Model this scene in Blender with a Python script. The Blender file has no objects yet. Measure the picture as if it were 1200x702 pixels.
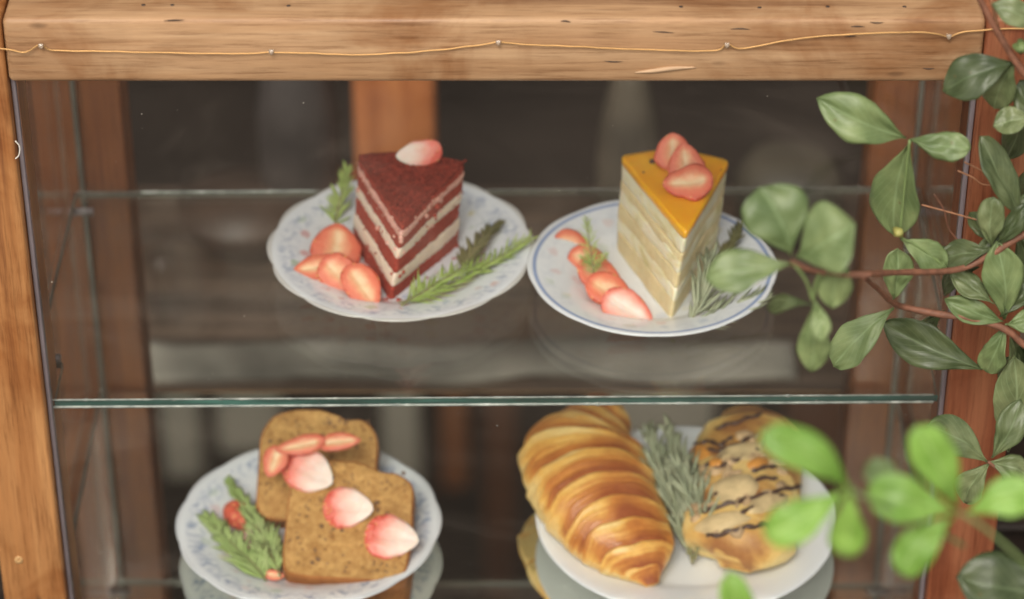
import bpy, bmesh, math, random
from mathutils import Vector as V, Matrix, noise
from mathutils.bvhtree import BVHTree
R = math.radians
PI = math.pi
random.seed(7)
S = bpy.context.scene
COL = S.collection

# ------------------------------------------------------------------ camera, world, sun, exposure
PITCH = R(34.3)
CAM = V((0.0105, -1.491, 1.096))
cam_d = bpy.data.cameras.new('camera')
cam = bpy.data.objects.new('camera', cam_d); COL.objects.link(cam)
cam.location = CAM
cam.rotation_euler = (PI / 2 - PITCH, 0, 0)
cam_d.sensor_width = 36
cam_d.lens = 3375 / 1200 * 36
cam_d.clip_end = 200
cam_d.dof.use_dof = True
cam_d.dof.focus_distance = 1.76
cam_d.dof.aperture_fstop = 4.6
cam_d.dof.aperture_blades = 0
S.camera = cam

W = bpy.data.worlds.new('World'); S.world = W; W.use_nodes = True
wn = W.node_tree.nodes; wl = W.node_tree.links
for n in list(wn): wn.remove(n)
sky = wn.new('ShaderNodeTexSky'); sky.sky_type = 'NISHITA'; sky.sun_disc = False
SUN_EL, SUN_AZ = 50, 196
sky.sun_elevation = R(SUN_EL); sky.sun_rotation = R(SUN_AZ)
sky.air_density = 1.2; sky.dust_density = 4.0
hs = wn.new('ShaderNodeHueSaturation'); hs.inputs['Saturation'].default_value = 0.22
tint = wn.new('ShaderNodeMix'); tint.data_type = 'RGBA'; tint.blend_type = 'MULTIPLY'
tint.inputs[0].default_value = 1; tint.inputs[7].default_value = (1.0, 0.95, 0.86, 1)
bg = wn.new('ShaderNodeBackground'); bg.inputs['Strength'].default_value = 0.13
wo = wn.new('ShaderNodeOutputWorld')
wl.new(sky.outputs[0], hs.inputs['Color']); wl.new(hs.outputs[0], tint.inputs[6])
wl.new(tint.outputs[2], bg.inputs['Color']); wl.new(bg.outputs[0], wo.inputs['Surface'])

sd = bpy.data.lights.new('sun', 'SUN'); sd.energy = 1.2; sd.angle = R(24); sd.color = (1.0, 0.96, 0.89)
sun = bpy.data.objects.new('sun', sd); COL.objects.link(sun)
# light comes from in front of the cabinet (behind the camera), high up
sdir = V((math.sin(R(SUN_AZ)) * math.cos(R(SUN_EL)), math.cos(R(SUN_AZ)) * math.cos(R(SUN_EL)), math.sin(R(SUN_EL))))
sun.rotation_euler = sdir.to_track_quat('Z', 'Y').to_euler()
sun.location = (0, -3, 5)
S.view_settings.view_transform = 'Standard'; S.view_settings.look = 'None'
S.view_settings.exposure = 0.5; S.view_settings.gamma = 1
S.cycles.max_bounces = 14; S.cycles.transparent_max_bounces = 16
S.cycles.caustics_reflective = True; S.cycles.caustics_refractive = False
S.cycles.use_denoising = True

# ------------------------------------------------------------------ view helpers (photo pixel -> point on a real plane)
RT = V((1, 0, 0)); FW = V((0, math.cos(PITCH), -math.sin(PITCH))); UP = V((0, math.sin(PITCH), math.cos(PITCH)))
def ray(x, y): return FW + RT * ((x - 600) / 3375) + UP * ((351 - y) / 3375)
def at_z(x, y, z):
    d = ray(x, y); return CAM + d * ((z - CAM.z) / d.z)
def at_y(x, y, Y):
    d = ray(x, y); return CAM + d * ((Y - CAM.y) / d.y)
def pxm(p): return (p - CAM).dot(FW) / 3375          # metres per pixel at p

# ------------------------------------------------------------------ object helpers
def tag(o, label=None, cat=None, group=None, kind=None):
    if label: o['label'] = label
    if cat: o['category'] = cat
    if group: o['group'] = group
    if kind: o['kind'] = kind
    return o
def thing(name, loc, label, cat, group=None):
    o = bpy.data.objects.new(name, None); COL.objects.link(o); o.location = V(loc); o.empty_display_size = .01
    return tag(o, label, cat, group)
def rootloc(p):
    l = V((0, 0, 0))
    while p is not None: l += p.location; p = p.parent
    return l
def mk(name, vs, fs, mat, parent=None, smooth=True, attr=None, uv=None, fm=None, label=None, base=None):
    """vs are world coordinates; the object's origin is its root's origin (or base)"""
    off = rootloc(parent) if parent is not None else V(base) if base is not None else V((0, 0, 0))
    me = bpy.data.meshes.new(name)
    me.from_pydata([tuple(V(v) - off) for v in vs], [], fs)
    me.validate(); me.update()
    bm = bmesh.new(); bm.from_mesh(me); bmesh.ops.recalc_face_normals(bm, faces=bm.faces); bm.to_mesh(me); bm.free()
    if smooth: me.polygons.foreach_set('use_smooth', [True] * len(me.polygons))
    for m in (mat if isinstance(mat, (list, tuple)) else [mat]): me.materials.append(m)
    if fm: me.polygons.foreach_set('material_index', fm)
    if attr:
        for k, vals in attr.items():
            a = me.attributes.new(k, 'FLOAT', 'POINT'); a.data.foreach_set('value', vals)
    if uv:
        u = me.uv_layers.new(name='UVMap')
        for lp in me.loops: u.data[lp.index].uv = uv[lp.vertex_index]
    o = bpy.data.objects.new(name, me); COL.objects.link(o)
    if parent is not None: o.parent = parent
    elif base is not None: o.location = V(base)
    if label: o['label'] = label
    return o
def box(name, x0, x1, y0, y1, z0, z1, mat, parent=None, bev=.0015, smooth=False, seg=2, **k):
    bm = bmesh.new(); bmesh.ops.create_cube(bm, size=1)
    for v in bm.verts:
        v.co = V(((x0 + x1) / 2 + v.co.x * (x1 - x0), (y0 + y1) / 2 + v.co.y * (y1 - y0), (z0 + z1) / 2 + v.co.z * (z1 - z0)))
    if bev: bmesh.ops.bevel(bm, geom=bm.edges[:], offset=bev, segments=seg, profile=.5, affect='EDGES')
    vs = [v.co.copy() for v in bm.verts]; fs = [[v.index for v in f.verts] for f in bm.faces]
    bm.free()
    o = mk(name, vs, fs, mat, parent, smooth=bool(bev), **k)
    return o
def poly_prism(name, pts, z0, z1, mat, parent, fm=None, **k):
    n = len(pts)
    vs = [V((x, y, z0)) for x, y in pts] + [V((x, y, z1)) for x, y in pts]
    fs = [list(range(n))[::-1], list(range(n, 2 * n))] + [[i, (i + 1) % n, n + (i + 1) % n, n + i] for i in range(n)]
    return mk(name, vs, fs, mat, parent, smooth=False, fm=([0, 0] + [1] * n) if isinstance(mat, (list, tuple)) else None, **k)
def tube_geo(path, rad, n=8, base=0, cap=True):
    """path: list of V; rad: number or list"""
    vs, fs = [], []
    m = len(path)
    ref = V((.3, .2, .93)).normalized()
    for i, p in enumerate(path):
        t = (path[min(i + 1, m - 1)] - path[max(i - 1, 0)]).normalized()
        a = t.cross(ref)
        if a.length < .05: a = t.cross(V((1, 0, 0)))
        a.normalize(); b = t.cross(a).normalized()
        r = rad[i] if isinstance(rad, (list, tuple)) else rad
        for k in range(n):
            an = 2 * PI * k / n
            vs.append(p + a * (math.cos(an) * r) + b * (math.sin(an) * r))
    for i in range(m - 1):
        for k in range(n):
            k2 = (k + 1) % n
            fs.append([base + i * n + k, base + i * n + k2, base + (i + 1) * n + k2, base + (i + 1) * n + k])
    if cap:
        fs.append([base + k for k in range(n)][::-1]); fs.append([base + (m - 1) * n + k for k in range(n)])
    return vs, fs
def spline(pts, n):
    """Catmull-Rom through the points"""
    pts = [V(p) for p in pts]; P = [pts[0] * 2 - pts[1]] + pts + [pts[-1] * 2 - pts[-2]]
    out = []; segs = len(pts) - 1
    for i in range(n + 1):
        u = i / n * segs; k = min(int(u), segs - 1); t = u - k
        a, b, c, d = P[k], P[k + 1], P[k + 2], P[k + 3]
        out.append(.5 * ((2 * b) + (c - a) * t + (2 * a - 5 * b + 4 * c - d) * t * t + (3 * b - a - 3 * c + d) * t ** 3))
    return out
def lerp(a, b, t): return a + (b - a) * t
def fbm(p, o=3): return noise.fractal(p, 1.0, 2.0, o)

# ------------------------------------------------------------------ material helpers
def mat(name):
    m = bpy.data.materials.new(name); m.use_nodes = True
    nt = m.node_tree; b = nt.nodes['Principled BSDF']
    return m, nt, b
def N(nt, t, **k):
    n = nt.nodes.new(t)
    for a, v in k.items(): setattr(n, a, v)
    return n
def L(nt, a, b): nt.links.new(a, b)
def ramp(nt, stops, src=None, interp='LINEAR'):
    r = N(nt, 'ShaderNodeValToRGB'); e = r.color_ramp.elements; r.color_ramp.interpolation = interp
    while len(e) < len(stops): e.new(.5)
    for q, (p, c) in zip(e, stops): q.position = p; q.color = (*c, 1) if len(c) == 3 else c
    if src: L(nt, src, r.inputs[0])
    return r
def tex(nt, kind, scale, vec=None, **inp):
    t = N(nt, 'ShaderNodeTex' + kind)
    if 'Scale' in t.inputs: t.inputs['Scale'].default_value = scale
    for k, v in inp.items(): t.inputs[k].default_value = v
    if vec: L(nt, vec, t.inputs['Vector'])
    return t
def coords(nt, scale=(1, 1, 1), kind='Object', loc=(0, 0, 0), rot=(0, 0, 0)):
    tc = N(nt, 'ShaderNodeTexCoord'); mp = N(nt, 'ShaderNodeMapping')
    mp.inputs['Scale'].default_value = scale; mp.inputs['Location'].default_value = loc; mp.inputs['Rotation'].default_value = rot
    L(nt, tc.outputs[kind], mp.inputs['Vector']); return mp.outputs[0]
def mix(nt, fac, a, b, mode='MIX'):
    m = N(nt, 'ShaderNodeMix', data_type='RGBA', blend_type=mode)
    for s, v in ((0, fac), (6, a), (7, b)):
        if hasattr(v, 'links') or hasattr(v, 'is_linked'): L(nt, v, m.inputs[s])
        elif isinstance(v, (int, float)): m.inputs[s].default_value = v
        else: m.inputs[s].default_value = (*v, 1)
    return m.outputs[2]
def bump(nt, b, h, strength=.3, dist=.001):
    n = N(nt, 'ShaderNodeBump'); n.inputs['Strength'].default_value = strength; n.inputs['Distance'].default_value = dist
    L(nt, h, n.inputs['Height']); L(nt, n.outputs[0], b.inputs['Normal']); return n
def math_(nt, op, a, b=None, clamp=False):
    m = N(nt, 'ShaderNodeMath', operation=op, use_clamp=clamp)
    for i, v in enumerate((a, b)):
        if v is None: continue
        if isinstance(v, (int, float)): m.inputs[i].default_value = v
        else: L(nt, v, m.inputs[i])
    return m.outputs[0]

def wood(name, dark, mid, light, axis='x', seed=0, rough=.42, wear=.5, spec=.35):
    m, nt, b = mat(name)
    long, cross = 3.0, 62
    sc = {'x': (long, cross, cross), 'z': (cross, cross, long), 'y': (cross, long, cross)}[axis]
    v = coords(nt, sc, loc=(seed, seed * 1.7, seed * .6))
    n0 = tex(nt, 'Noise', 1.0, v, Detail=8, Roughness=.62, Distortion=.5)
    v2 = coords(nt, tuple(s * 3.4 for s in sc), loc=(seed, 3, seed))
    n1 = tex(nt, 'Noise', 2.2, v2, Detail=6, Roughness=.7)
    v3 = coords(nt, (7, 7, 7), loc=(seed * 2, 1, 4))
    n2 = tex(nt, 'Noise', 1.6, v3, Detail=5, Roughness=.6, Distortion=.8)
    r0 = ramp(nt, [(.24, dark), (.43, mid), (.68, light)], n0.outputs[0])
    r1 = ramp(nt, [(.34, (.55, .48, .42)), (.47, (.95, .94, .93)), (.65, (1.1, 1.1, 1.08))], n1.outputs[0])
    c = mix(nt, .8, r0.outputs[0], r1.outputs[0], 'MULTIPLY')
    r2 = ramp(nt, [(.32, (.6, .42, .3)), (.5, (1, 1, 1)), (.72, (1.18, 1.2, 1.22))], n2.outputs[0])
    c = mix(nt, wear, c, r2.outputs[0], 'MULTIPLY')
    # sparse dark pores and small nail marks
    vo = tex(nt, 'Voronoi', 30, coords(nt, {'x': (.35, 1, 1), 'z': (1, 1, .35), 'y': (1, .35, 1)}[axis], loc=(seed, 0, 0)))
    rp = ramp(nt, [(0, (1, 1, 1)), (.035, (.7, .7, .7)), (.07, (0, 0, 0))], vo.outputs['Distance'])
    c = mix(nt, math_(nt, 'MULTIPLY', rp.outputs[0], .55), c, (.07, .035, .02))
    L(nt, c, b.inputs['Base Color'])
    rr = ramp(nt, [(.3, (rough - .1,) * 3), (.7, (rough + .18,) * 3)], n2.outputs[0])
    L(nt, rr.outputs[0], b.inputs['Roughness']); b.inputs['Specular IOR Level'].default_value = spec
    h = mix(nt, .5, n0.outputs[0], n1.outputs[0])
    bump(nt, b, h, .35, .0012)
    return m
M_beam = wood('wood_beam', (.21, .105, .055), (.38, .22, .115), (.48, .31, .18), 'x', 3.1, wear=.85)
M_postL = wood('wood_post_warm', (.15, .05, .018), (.34, .145, .05), (.45, .22, .085), 'z', 8.4, wear=.8)
M_postR = wood('wood_post_red', (.10, .028, .014), (.23, .072, .033), (.32, .125, .06), 'z', 15.2, wear=.7)
M_inner = wood('wood_rear', (.07, .022, .009), (.16, .052, .018), (.22, .08, .027), 'z', 22.0, wear=.5)
M_rail = wood('wood_rail', (.08, .028, .012), (.17, .065, .025), (.23, .10, .04), 'y', 5.0)
M_table = wood('wood_table_top', (.012, .008, .006), (.05, .032, .024), (.15, .098, .07), 'x', 31, rough=.6, wear=.9)
M_bgpost = wood('wood_orange_post', (.22, .07, .022), (.38, .13, .045), (.48, .19, .07), 'z', 12)
M_dark = wood('wood_dark_stain', (.01, .008, .007), (.022, .016, .013), (.04, .028, .022), 'x', 2, rough=.5)

def glass(name, tintc=(1, 1, 1), ior=1.45, rough=.0):
    m, nt, b = mat(name); nt.nodes.remove(b)
    tr = N(nt, 'ShaderNodeBsdfTransparent'); tr.inputs[0].default_value = (*tintc, 1)
    gl = N(nt, 'ShaderNodeBsdfGlossy'); gl.inputs['Roughness'].default_value = rough; gl.inputs[0].default_value = (1, 1, 1, 1)
    geo = N(nt, 'ShaderNodeNewGeometry')
    fr = N(nt, 'ShaderNodeFresnel')
    # keep the same reflectance on the inner side of each surface
    iv = N(nt, 'ShaderNodeMix'); iv.inputs[2].default_value = ior; iv.inputs[3].default_value = 1 / ior
    L(nt, geo.outputs['Backfacing'], iv.inputs[0]); L(nt, iv.outputs[0], fr.inputs['IOR'])
    mx = N(nt, 'ShaderNodeMixShader'); L(nt, fr.outputs[0], mx.inputs[0]); L(nt, tr.outputs[0], mx.inputs[1]); L(nt, gl.outputs[0], mx.inputs[2])
    L(nt, mx.outputs[0], nt.nodes['Material Output'].inputs['Surface'])
    return m
M_pane = glass('pane_glass', (.975, .98, .975))
def dusty(m):
    nt = m.node_tree; out = nt.nodes['Material Output']; sh_ = out.inputs['Surface'].links[0].from_socket
    n = tex(nt, 'Noise', 5, coords(nt, (1, 1, 2.2)), Detail=7, Roughness=.62, Distortion=1.2)
    f = ramp(nt, [(.36, (.001, .001, .001)), (.55, (.009, .009, .009)), (.72, (.035, .035, .035))], n.outputs[0])
    d = N(nt, 'ShaderNodeBsdfDiffuse'); d.inputs[0].default_value = (.60, .50, .42, 1)
    mx = N(nt, 'ShaderNodeMixShader'); L(nt, f.outputs[0], mx.inputs[0]); L(nt, sh_, mx.inputs[1]); L(nt, d.outputs[0], mx.inputs[2]); L(nt, mx.outputs[0], out.inputs['Surface'])
dusty(M_pane)
M_shelf = glass('shelf_glass', (.95, .975, .96), 1.5)
def edge_glass():
    m, nt, b = mat('glass_cut_edge')
    v = coords(nt, (14, 60, 220))
    n = tex(nt, 'Noise', 1, v, Detail=4)
    r = ramp(nt, [(.3, (.012, .045, .038)), (.55, (.03, .10, .085)), (.75, (.07, .2, .17))], n.outputs[0])
    L(nt, r.outputs[0], b.inputs['Base Color']); b.inputs['Roughness'].default_value = .16
    b.inputs['Specular IOR Level'].default_value = .7
    return m
M_edge = edge_glass()
def arris():
    m, nt, b = mat('ground_glass_arris')
    n = tex(nt, 'Noise', 90, coords(nt, (1, 1, 1)), Detail=5)
    r = ramp(nt, [(.35, (.12, .15, .14)), (.6, (.32, .35, .32)), (.78, (.75, .77, .74))], n.outputs[0])
    L(nt, r.outputs[0], b.inputs['Base Color']); b.inputs['Roughness'].default_value = .35
    return m
M_arris = arris()
def mirror():
    m, nt, b = mat('aged_mirror')
    b.inputs['Metallic'].default_value = 1; b.inputs['Base Color'].default_value = (.87, .89, .83, 1)
    n = tex(nt, 'Noise', 14, coords(nt), Detail=6)
    r = ramp(nt, [(.3, (.015, .015, .015)), (.8, (.05, .05, .05))], n.outputs[0]); L(nt, r.outputs[0], b.inputs['Roughness'])
    return m
M_mirror = mirror()
def plain(name, c, rough=.5, spec=.5, metal=0, nscale=40, var=.12, bmp=.1, sss=0):
    m, nt, b = mat(name)
    n = tex(nt, 'Noise', nscale, coords(nt), Detail=5)
    lo = tuple(x * (1 - var) for x in c); hi = tuple(min(1, x * (1 + var)) for x in c)
    r = ramp(nt, [(.3, lo), (.7, hi)], n.outputs[0]); L(nt, r.outputs[0], b.inputs['Base Color'])
    b.inputs['Roughness'].default_value = rough; b.inputs['Metallic'].default_value = metal; b.inputs['Specular IOR Level'].default_value = spec
    if sss:
        b.inputs['Subsurface Weight'].default_value = sss; b.inputs['Subsurface Radius'].default_value = (.004, .002, .001); b.inputs['Subsurface Scale'].default_value = 1
    if bmp: bump(nt, b, n.outputs[0], bmp, .001)
    return m
M_edgedim = plain('dim_glass_edge', (.105, .098, .08), .3, .5, nscale=30, var=.5)
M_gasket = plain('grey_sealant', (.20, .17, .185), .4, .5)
M_wire = plain('gold_wire', (.62, .36, .14), .4, .5, metal=.5, bmp=0)
M_bead = plain('clear_resin_bead', (.72, .56, .42), .12, .8, bmp=0)
M_bead.node_tree.nodes['Principled BSDF'].inputs['Transmission Weight'].default_value = .6
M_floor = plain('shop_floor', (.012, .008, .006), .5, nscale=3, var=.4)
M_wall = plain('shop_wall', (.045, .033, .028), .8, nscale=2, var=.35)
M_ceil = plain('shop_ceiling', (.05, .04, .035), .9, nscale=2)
M_paving = plain('outdoor_paving', (.10, .078, .062), .85, nscale=2.6, var=.9)
M_pale = plain('pale_cloth', (.19, .17, .145), .9, nscale=7, var=.9)
M_pale2 = plain('pale_plaster', (.70, .66, .59), .8, nscale=5, var=.2)
M_chair = plain('dark_metal', (.03, .03, .03), .45)

# ------------------------------------------------------------------ setting
ZF = -1.25
def sheet(name, x0, x1, y0, y1, z, m):
    o = mk(name, [(x0, y0, z), (x1, y0, z), (x1, y1, z), (x0, y1, z)], [[0, 1, 2, 3]], m, smooth=False)
    o['kind'] = 'structure'; return o
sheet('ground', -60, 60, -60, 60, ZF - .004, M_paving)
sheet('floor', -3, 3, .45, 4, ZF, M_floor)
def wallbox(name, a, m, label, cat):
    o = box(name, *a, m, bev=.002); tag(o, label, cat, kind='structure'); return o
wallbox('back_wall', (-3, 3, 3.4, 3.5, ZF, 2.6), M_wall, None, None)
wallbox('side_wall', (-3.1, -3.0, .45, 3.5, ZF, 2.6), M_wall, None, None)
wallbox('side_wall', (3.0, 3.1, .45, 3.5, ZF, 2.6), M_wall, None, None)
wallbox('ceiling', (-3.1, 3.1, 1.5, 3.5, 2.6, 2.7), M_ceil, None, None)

# low table behind the cabinet, with a pale runner and a timber post standing at it
tb = thing('wooden_table', (0.0, .78, ZF), 'long grey-brown wooden table standing blurred behind the glass cabinet', 'table')
for i in range(4):
    box('plank', -1.0, 1.0, .585 + i * .1, .682 + i * .1, -.485, -.452 - .001 * (i % 2), M_table, tb, .003)
for sx in (-.93, .93):
    for sy in (.62, .93): box('leg', sx - .03, sx + .03, sy - .03, sy + .03, ZF, -.485, M_dark, tb, .003)
box('apron', -.9, .9, .60, .62, -.57, -.486, M_dark, tb, .002)
# runner
def runner():
    vs, fs = [], []; nx, ny = 60, 6
    a = at_z(172, 400, -.45); b2 = at_z(935, 455, -.45)
    x0, x1 = a.x, b2.x
    for j in range(ny + 1):
        for i in range(nx + 1):
            x = lerp(x0, x1, i / nx); y = lerp(.645, .70, j / ny) + .012 * noise.noise(V((x * 9, 0, 0)))
            z = -.446 + .004 * noise.noise(V((x * 20, y * 20, 0)))
            vs.append(V((x, y, z)))
    k = nx + 1
    for j in range(ny):
        for i in range(nx): fs.append([j * k + i, j * k + i + 1, (j + 1) * k + i + 1, (j + 1) * k + i])
    o = mk('folded_cloth', vs, fs, M_pale, base=(0, .68, -.45)); tag(o, 'pale grey folded cloth lying along the blurred table behind the lower glass edge', 'cloth')
    md = o.modifiers.new('thick', 'SOLIDIFY'); md.thickness = .006
runner()
p0 = at_y(415, 150, .90); p1 = at_y(510, 150, .90)
po = thing('timber_post', ((p0.x + p1.x) / 2, .93, -.452), 'orange-brown timber post blurred behind the red cake, at the centre left', 'post')
box('shaft', p0.x, p1.x, .89, .96, -.452 + .03, -.19, M_bgpost, po, .004)
box('foot', p0.x - .02, p1.x + .02, .88, .972, -.452, -.421, M_bgpost, po, .003)
# shop uprights that show in the mirrored base
def upright(x0, x1, y, z0, z1, m, label):
    o = box('upright_beam', x0, x1, y, y + .08, z0, z1, m, bev=.004, base=((x0 + x1) / 2, y, z0)); tag(o, label, 'beam', 'uprights against the dark shop wall')

def refl(x, y, Yw):
    p = at_z(x, y, -.185); d = ray(x, y); d = V((d.x, d.y, -d.z)); return p + d * ((Yw - p.y) / d.y)
for xa, xb, ya, yb, m_, lb in ((186, 236, 455, 560, M_pale2, 'pale upright board at the left of the dark shop wall, seen blurred under the shelf'), (252, 330, 455, 530, M_pale2, 'wide pale board on the dark shop wall just behind the loaf slices'),
        (446, 492, 455, 570, M_pale2, 'grey pale upright on the dark shop wall right of the loaf slices'), (516, 548, 455, 572, M_bgpost, 'orange upright on the dark shop wall between the two lower plates'),
        (566, 604, 455, 720, M_inner, 'brown upright on the dark shop wall just left of the croissant'), (925, 1000, 440, 600, M_inner, 'brown upright on the dark shop wall behind the striped pastry'),
        (700, 835, 455, 512, M_pale2, 'pale board on the dark shop wall above the rosemary')):
    a = refl(xa, ya, 3.2); b_ = refl(xb, yb, 3.2)
    o = box('upright_board', a.x, b_.x, 3.2, 3.26, a.z, min(b_.z, 2.59), m_, bev=.004, base=((a.x + b_.x) / 2, 3.2, a.z)); tag(o, lb, 'board')
def lathe(name, c, prof, m, label, cat):
    vs, fs = [], []; n = 28
    for rr, z in prof:
        for k in range(n): vs.append(V((c[0] + math.cos(2 * PI * k / n) * rr, c[1] + math.sin(2 * PI * k / n) * rr, c[2] + z)))
    for i in range(len(prof) - 1):
        for k in range(n): fs.append([i * n + k, i * n + (k + 1) % n, (i + 1) * n + (k + 1) % n, (i + 1) * n + k])
    fs.append(list(range(n))[::-1]); fs.append([(len(prof) - 1) * n + k for k in range(n)])
    tag(mk(name, vs, fs, m, base=c), label, cat)
TZ = -.4515
def tp(x, Y): p = at_y(x, 200, Y); return (p.x, Y, TZ)
lathe('jar', tp(735, .90), [(.022, 0), (.028, .01), (.030, .08), (.026, .13), (.018, .17), (.016, .22)], plain('beige_pane_reflection', (.085, .07, .05), .6, nscale=12, var=.5), 'dim beige jar shape standing in for a reflection on the pane, left of the orange-topped cake', 'jar')  # jar-shaped solid painted beige in place of a pale reflection on the pane
lathe('jar', tp(352, .92), [(.03, 0), (.038, .02), (.040, .12), (.030, .20), (.02, .24)], plain('grey_jar', (.045, .038, .036), .5, nscale=12, var=.5), 'dim grey-brown jar blurred in the dark above the left shelf edge', 'jar')
lathe('bowl', tp(285, .87), [(.03, 0), (.05, .02), (.065, .045), (.066, .05)], plain('brown_bowl', (.07, .04, .028), .5, nscale=12, var=.5), 'dim brown bowl blurred in the dark at the left behind the shelf', 'bowl')
lathe('tumbler', tp(182, .75), [(.012, 0), (.014, .002), (.015, .05), (.015, .07)], glass('tumbler_glass', (.9, .9, .9), 1.3), 'small clear tumbler blurred beside the left rear post', 'glass')
lathe('jar', tp(925, .90), [(.03, 0), (.05, .02), (.052, .06), (.04, .08)], plain('dim_jar', (.06, .05, .035), .5, nscale=12, var=.5), 'squat dim jar blurred in the dark right of the orange-topped cake', 'jar')

# ------------------------------------------------------------------ cabinet
ZB, ZT = .2420, .285        # front rail
HX, PW = .288, .0415         # half opening, post width
FY, PB = -.012, .045          # front of frame, back of front posts
ZM = -.185                    # mirrored base
cab = thing('display_cabinet', (0, .15, -.28), 'wooden display cabinet with glass panes and a green-edged glass shelf of desserts', 'cabinet')
box('post', -HX - PW, -HX, FY, PB, -.28, ZT, M_postL, cab, .0022, label='warm orange-brown front post on the left')
box('post', HX, HX + PW, FY, PB, -.28, ZT, M_postR, cab, .0022, label='reddish front post on the right behind the leaves')
box('top_rail', -HX + .0008, HX - .0008, FY + .0003, PB - .002, ZB, ZT - .0003, M_beam, cab, .0035, label='pale worn front rail', seg=3)
box('bottom_rail', -HX + .0004, HX - .0004, FY + .0005, PB - .002, -.28, -.215, M_beam, cab, .003)
BY0, BY1 = .268, .31
for s in (-1, 1):
    x0, x1 = sorted((s * .266, s * .328))
    box('post', x0, x1, BY0, BY1, -.28, ZT, M_inner, cab, .002, label='brown rear post')
    x0, x1 = sorted((s * (HX + .003), s * (HX + PW - .002)))
    box('side_rail', x0, x1, PB + .0005, BY0 - .0005, ZB, ZT - .001, M_rail, cab, .002)
    box('side_rail', x0, x1, PB + .0005, BY0 - .0005, -.28, -.215, M_rail, cab, .002)
    xp = s * (HX + .018)
    box('side_pane', xp - .002, xp + .002, PB + .001, BY0 - .001, -.2145, ZB - .0005, M_pane, cab, 0)
    # grey sealant beads between pane and posts
    xa, xb = sorted((s * (HX - .0005), s * (HX - .0032)))
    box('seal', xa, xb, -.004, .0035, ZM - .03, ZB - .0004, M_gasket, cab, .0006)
box('rear_rail', -.265, .265, BY0 + .004, BY1 - .002, ZB, ZT - .001, M_beam, cab, .002)
box('rear_rail', -.265, .265, BY0 + .004, BY1 - .002, -.28, -.215, M_beam, cab, .002)
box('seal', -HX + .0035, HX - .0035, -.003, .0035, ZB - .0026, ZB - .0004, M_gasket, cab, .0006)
box('front_pane', -HX + .0034, HX - .0034, -.0015, .0015, -.2145, ZB - .003, M_pane, cab, 0)
def dust():
    rg = random.Random(77); vs, fs = [], []
    for _ in range(110):
        x, z = rg.uniform(-.28, .28), rg.uniform(-.17, .23); rr = .00017 * (1 + 2 * rg.random() ** 6); b0 = len(vs); n = 5
        a0 = rg.random() * 6
        for k in range(n): vs.append(V((x + math.cos(a0 + 2 * PI * k / n) * rr * rg.uniform(.6, 1.6), -.0018, z + math.sin(a0 + 2 * PI * k / n) * rr)))
        vs.append(V((x, -.0021, z)))
        for k in range(n): fs.append([b0 + k, b0 + (k + 1) % n, b0 + n])
    o = mk('dust_speck', vs, fs, plain('pale_dust', (.45, .42, .37), .9), cab); o['kind'] = 'stuff'
dust()
box('top_pane', -HX + .002, HX - .002, PB + .001, BY0 - .001, ZT - .012, ZT - .008, M_pane, cab, 0)
# rear glass edges (pale ground edge showing in both back corners)
for s in (-1, 1):
    xa, xb = sorted((s * .300, s * .2965))
    box('glass_edge_strip', xa, xb, .262, .2665, ZM, ZB, M_edgedim, cab, .0004)
# glass shelf, notched round the front posts
TH = .0062
TILT = -R(.0)
notch = [(-HX + .0036, .0045), (HX - .0036, .0045), (HX - .0036, PB + .002), (.302, PB + .002), (.302, .256), (-.302, .256), (-.302, PB + .002), (-HX + .0036, PB + .002)]
sh = poly_prism('glass_shelf', notch, -TH + .0006, -.0006, [M_shelf, M_edge, M_edgedim], cab, label='clear glass shelf with a green cut edge')
for i_, p_ in enumerate(sh.data.polygons):
    if i_ > 2: p_.material_index = 2
SLOPE = R(.42)
sh.rotation_euler.y = -SLOPE; sh.location.x = .28 * SLOPE          # the shelf sits a touch higher on the right pins
# arrises (ground, slightly chipped) along the front and back edges
def arris_strip(y, z, x0, x1, r, seed, m=None):
    rng = random.Random(seed); pts = []; rad = []
    n = 260
    for i in range(n + 1):
        x = lerp(x0, x1, i / n)
        c = max(0, noise.noise(V((x * 60, seed, 0)))) * .0007 + (rng.random() < .07) * rng.random() * .0011
        pts.append(V((x, y, z))); rad.append(r + c * .6)
    vs, fs = tube_geo(pts, rad, 5)
    return mk('ground_edge', vs, fs, m or M_arris, sh, smooth=False)
arris_strip(.0045, -.0004, -HX + .004, HX - .004, .00055, 1)
arris_strip(.0045, -TH + .0002, -HX + .004, HX - .004, .0009, 2)
a0 = at_y(168, 222, .2562).x; a1 = at_y(372, 222, .2562).x
arris_strip(.2562, -.001, -.30, a0, .0007, 3, M_edgedim)
arris_strip(.2562, -.001, a0, a1, .0009, 4)
arris_strip(.2562, -.001, a1, .30, .0007, 3, M_edgedim)
for s in (-1, 1):
    pts = [V((s * .3, lerp(PB + .004, .254, i / 20), -.001)) for i in range(21)]
    vs, fs = tube_geo(pts, .0011, 5); mk('ground_edge', vs, fs, M_edgedim, sh)
# shelf pins
for s in (-1, 1):
    for y in (.06, .24):
        vs, fs = tube_geo([V((s * .304, y, -TH - .003)), V((s * .288, y, -TH - .003))], .003, 10); mk('shelf_pin', vs, fs, M_gasket, cab)
mb = box('mirror_base', -.3, .3, .0045 + .006, .262, ZM - .006, ZM, M_mirror, cab, 0, label='greenish mirrored base of the lower compartment')
mb2 = box('base_board', -HX + .001, HX - .001, PB, .262, -.214, ZM - .0065, M_inner, cab, .001)
for s in (-1, 1):
    pts = [V((s * .2995, lerp(PB + .004, .258, i / 20), ZM + .0012)) for i in range(21)]
    vs, fs = tube_geo(pts, .0013, 5); mk('ground_edge', vs, fs, M_edgedim, mb)
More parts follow.
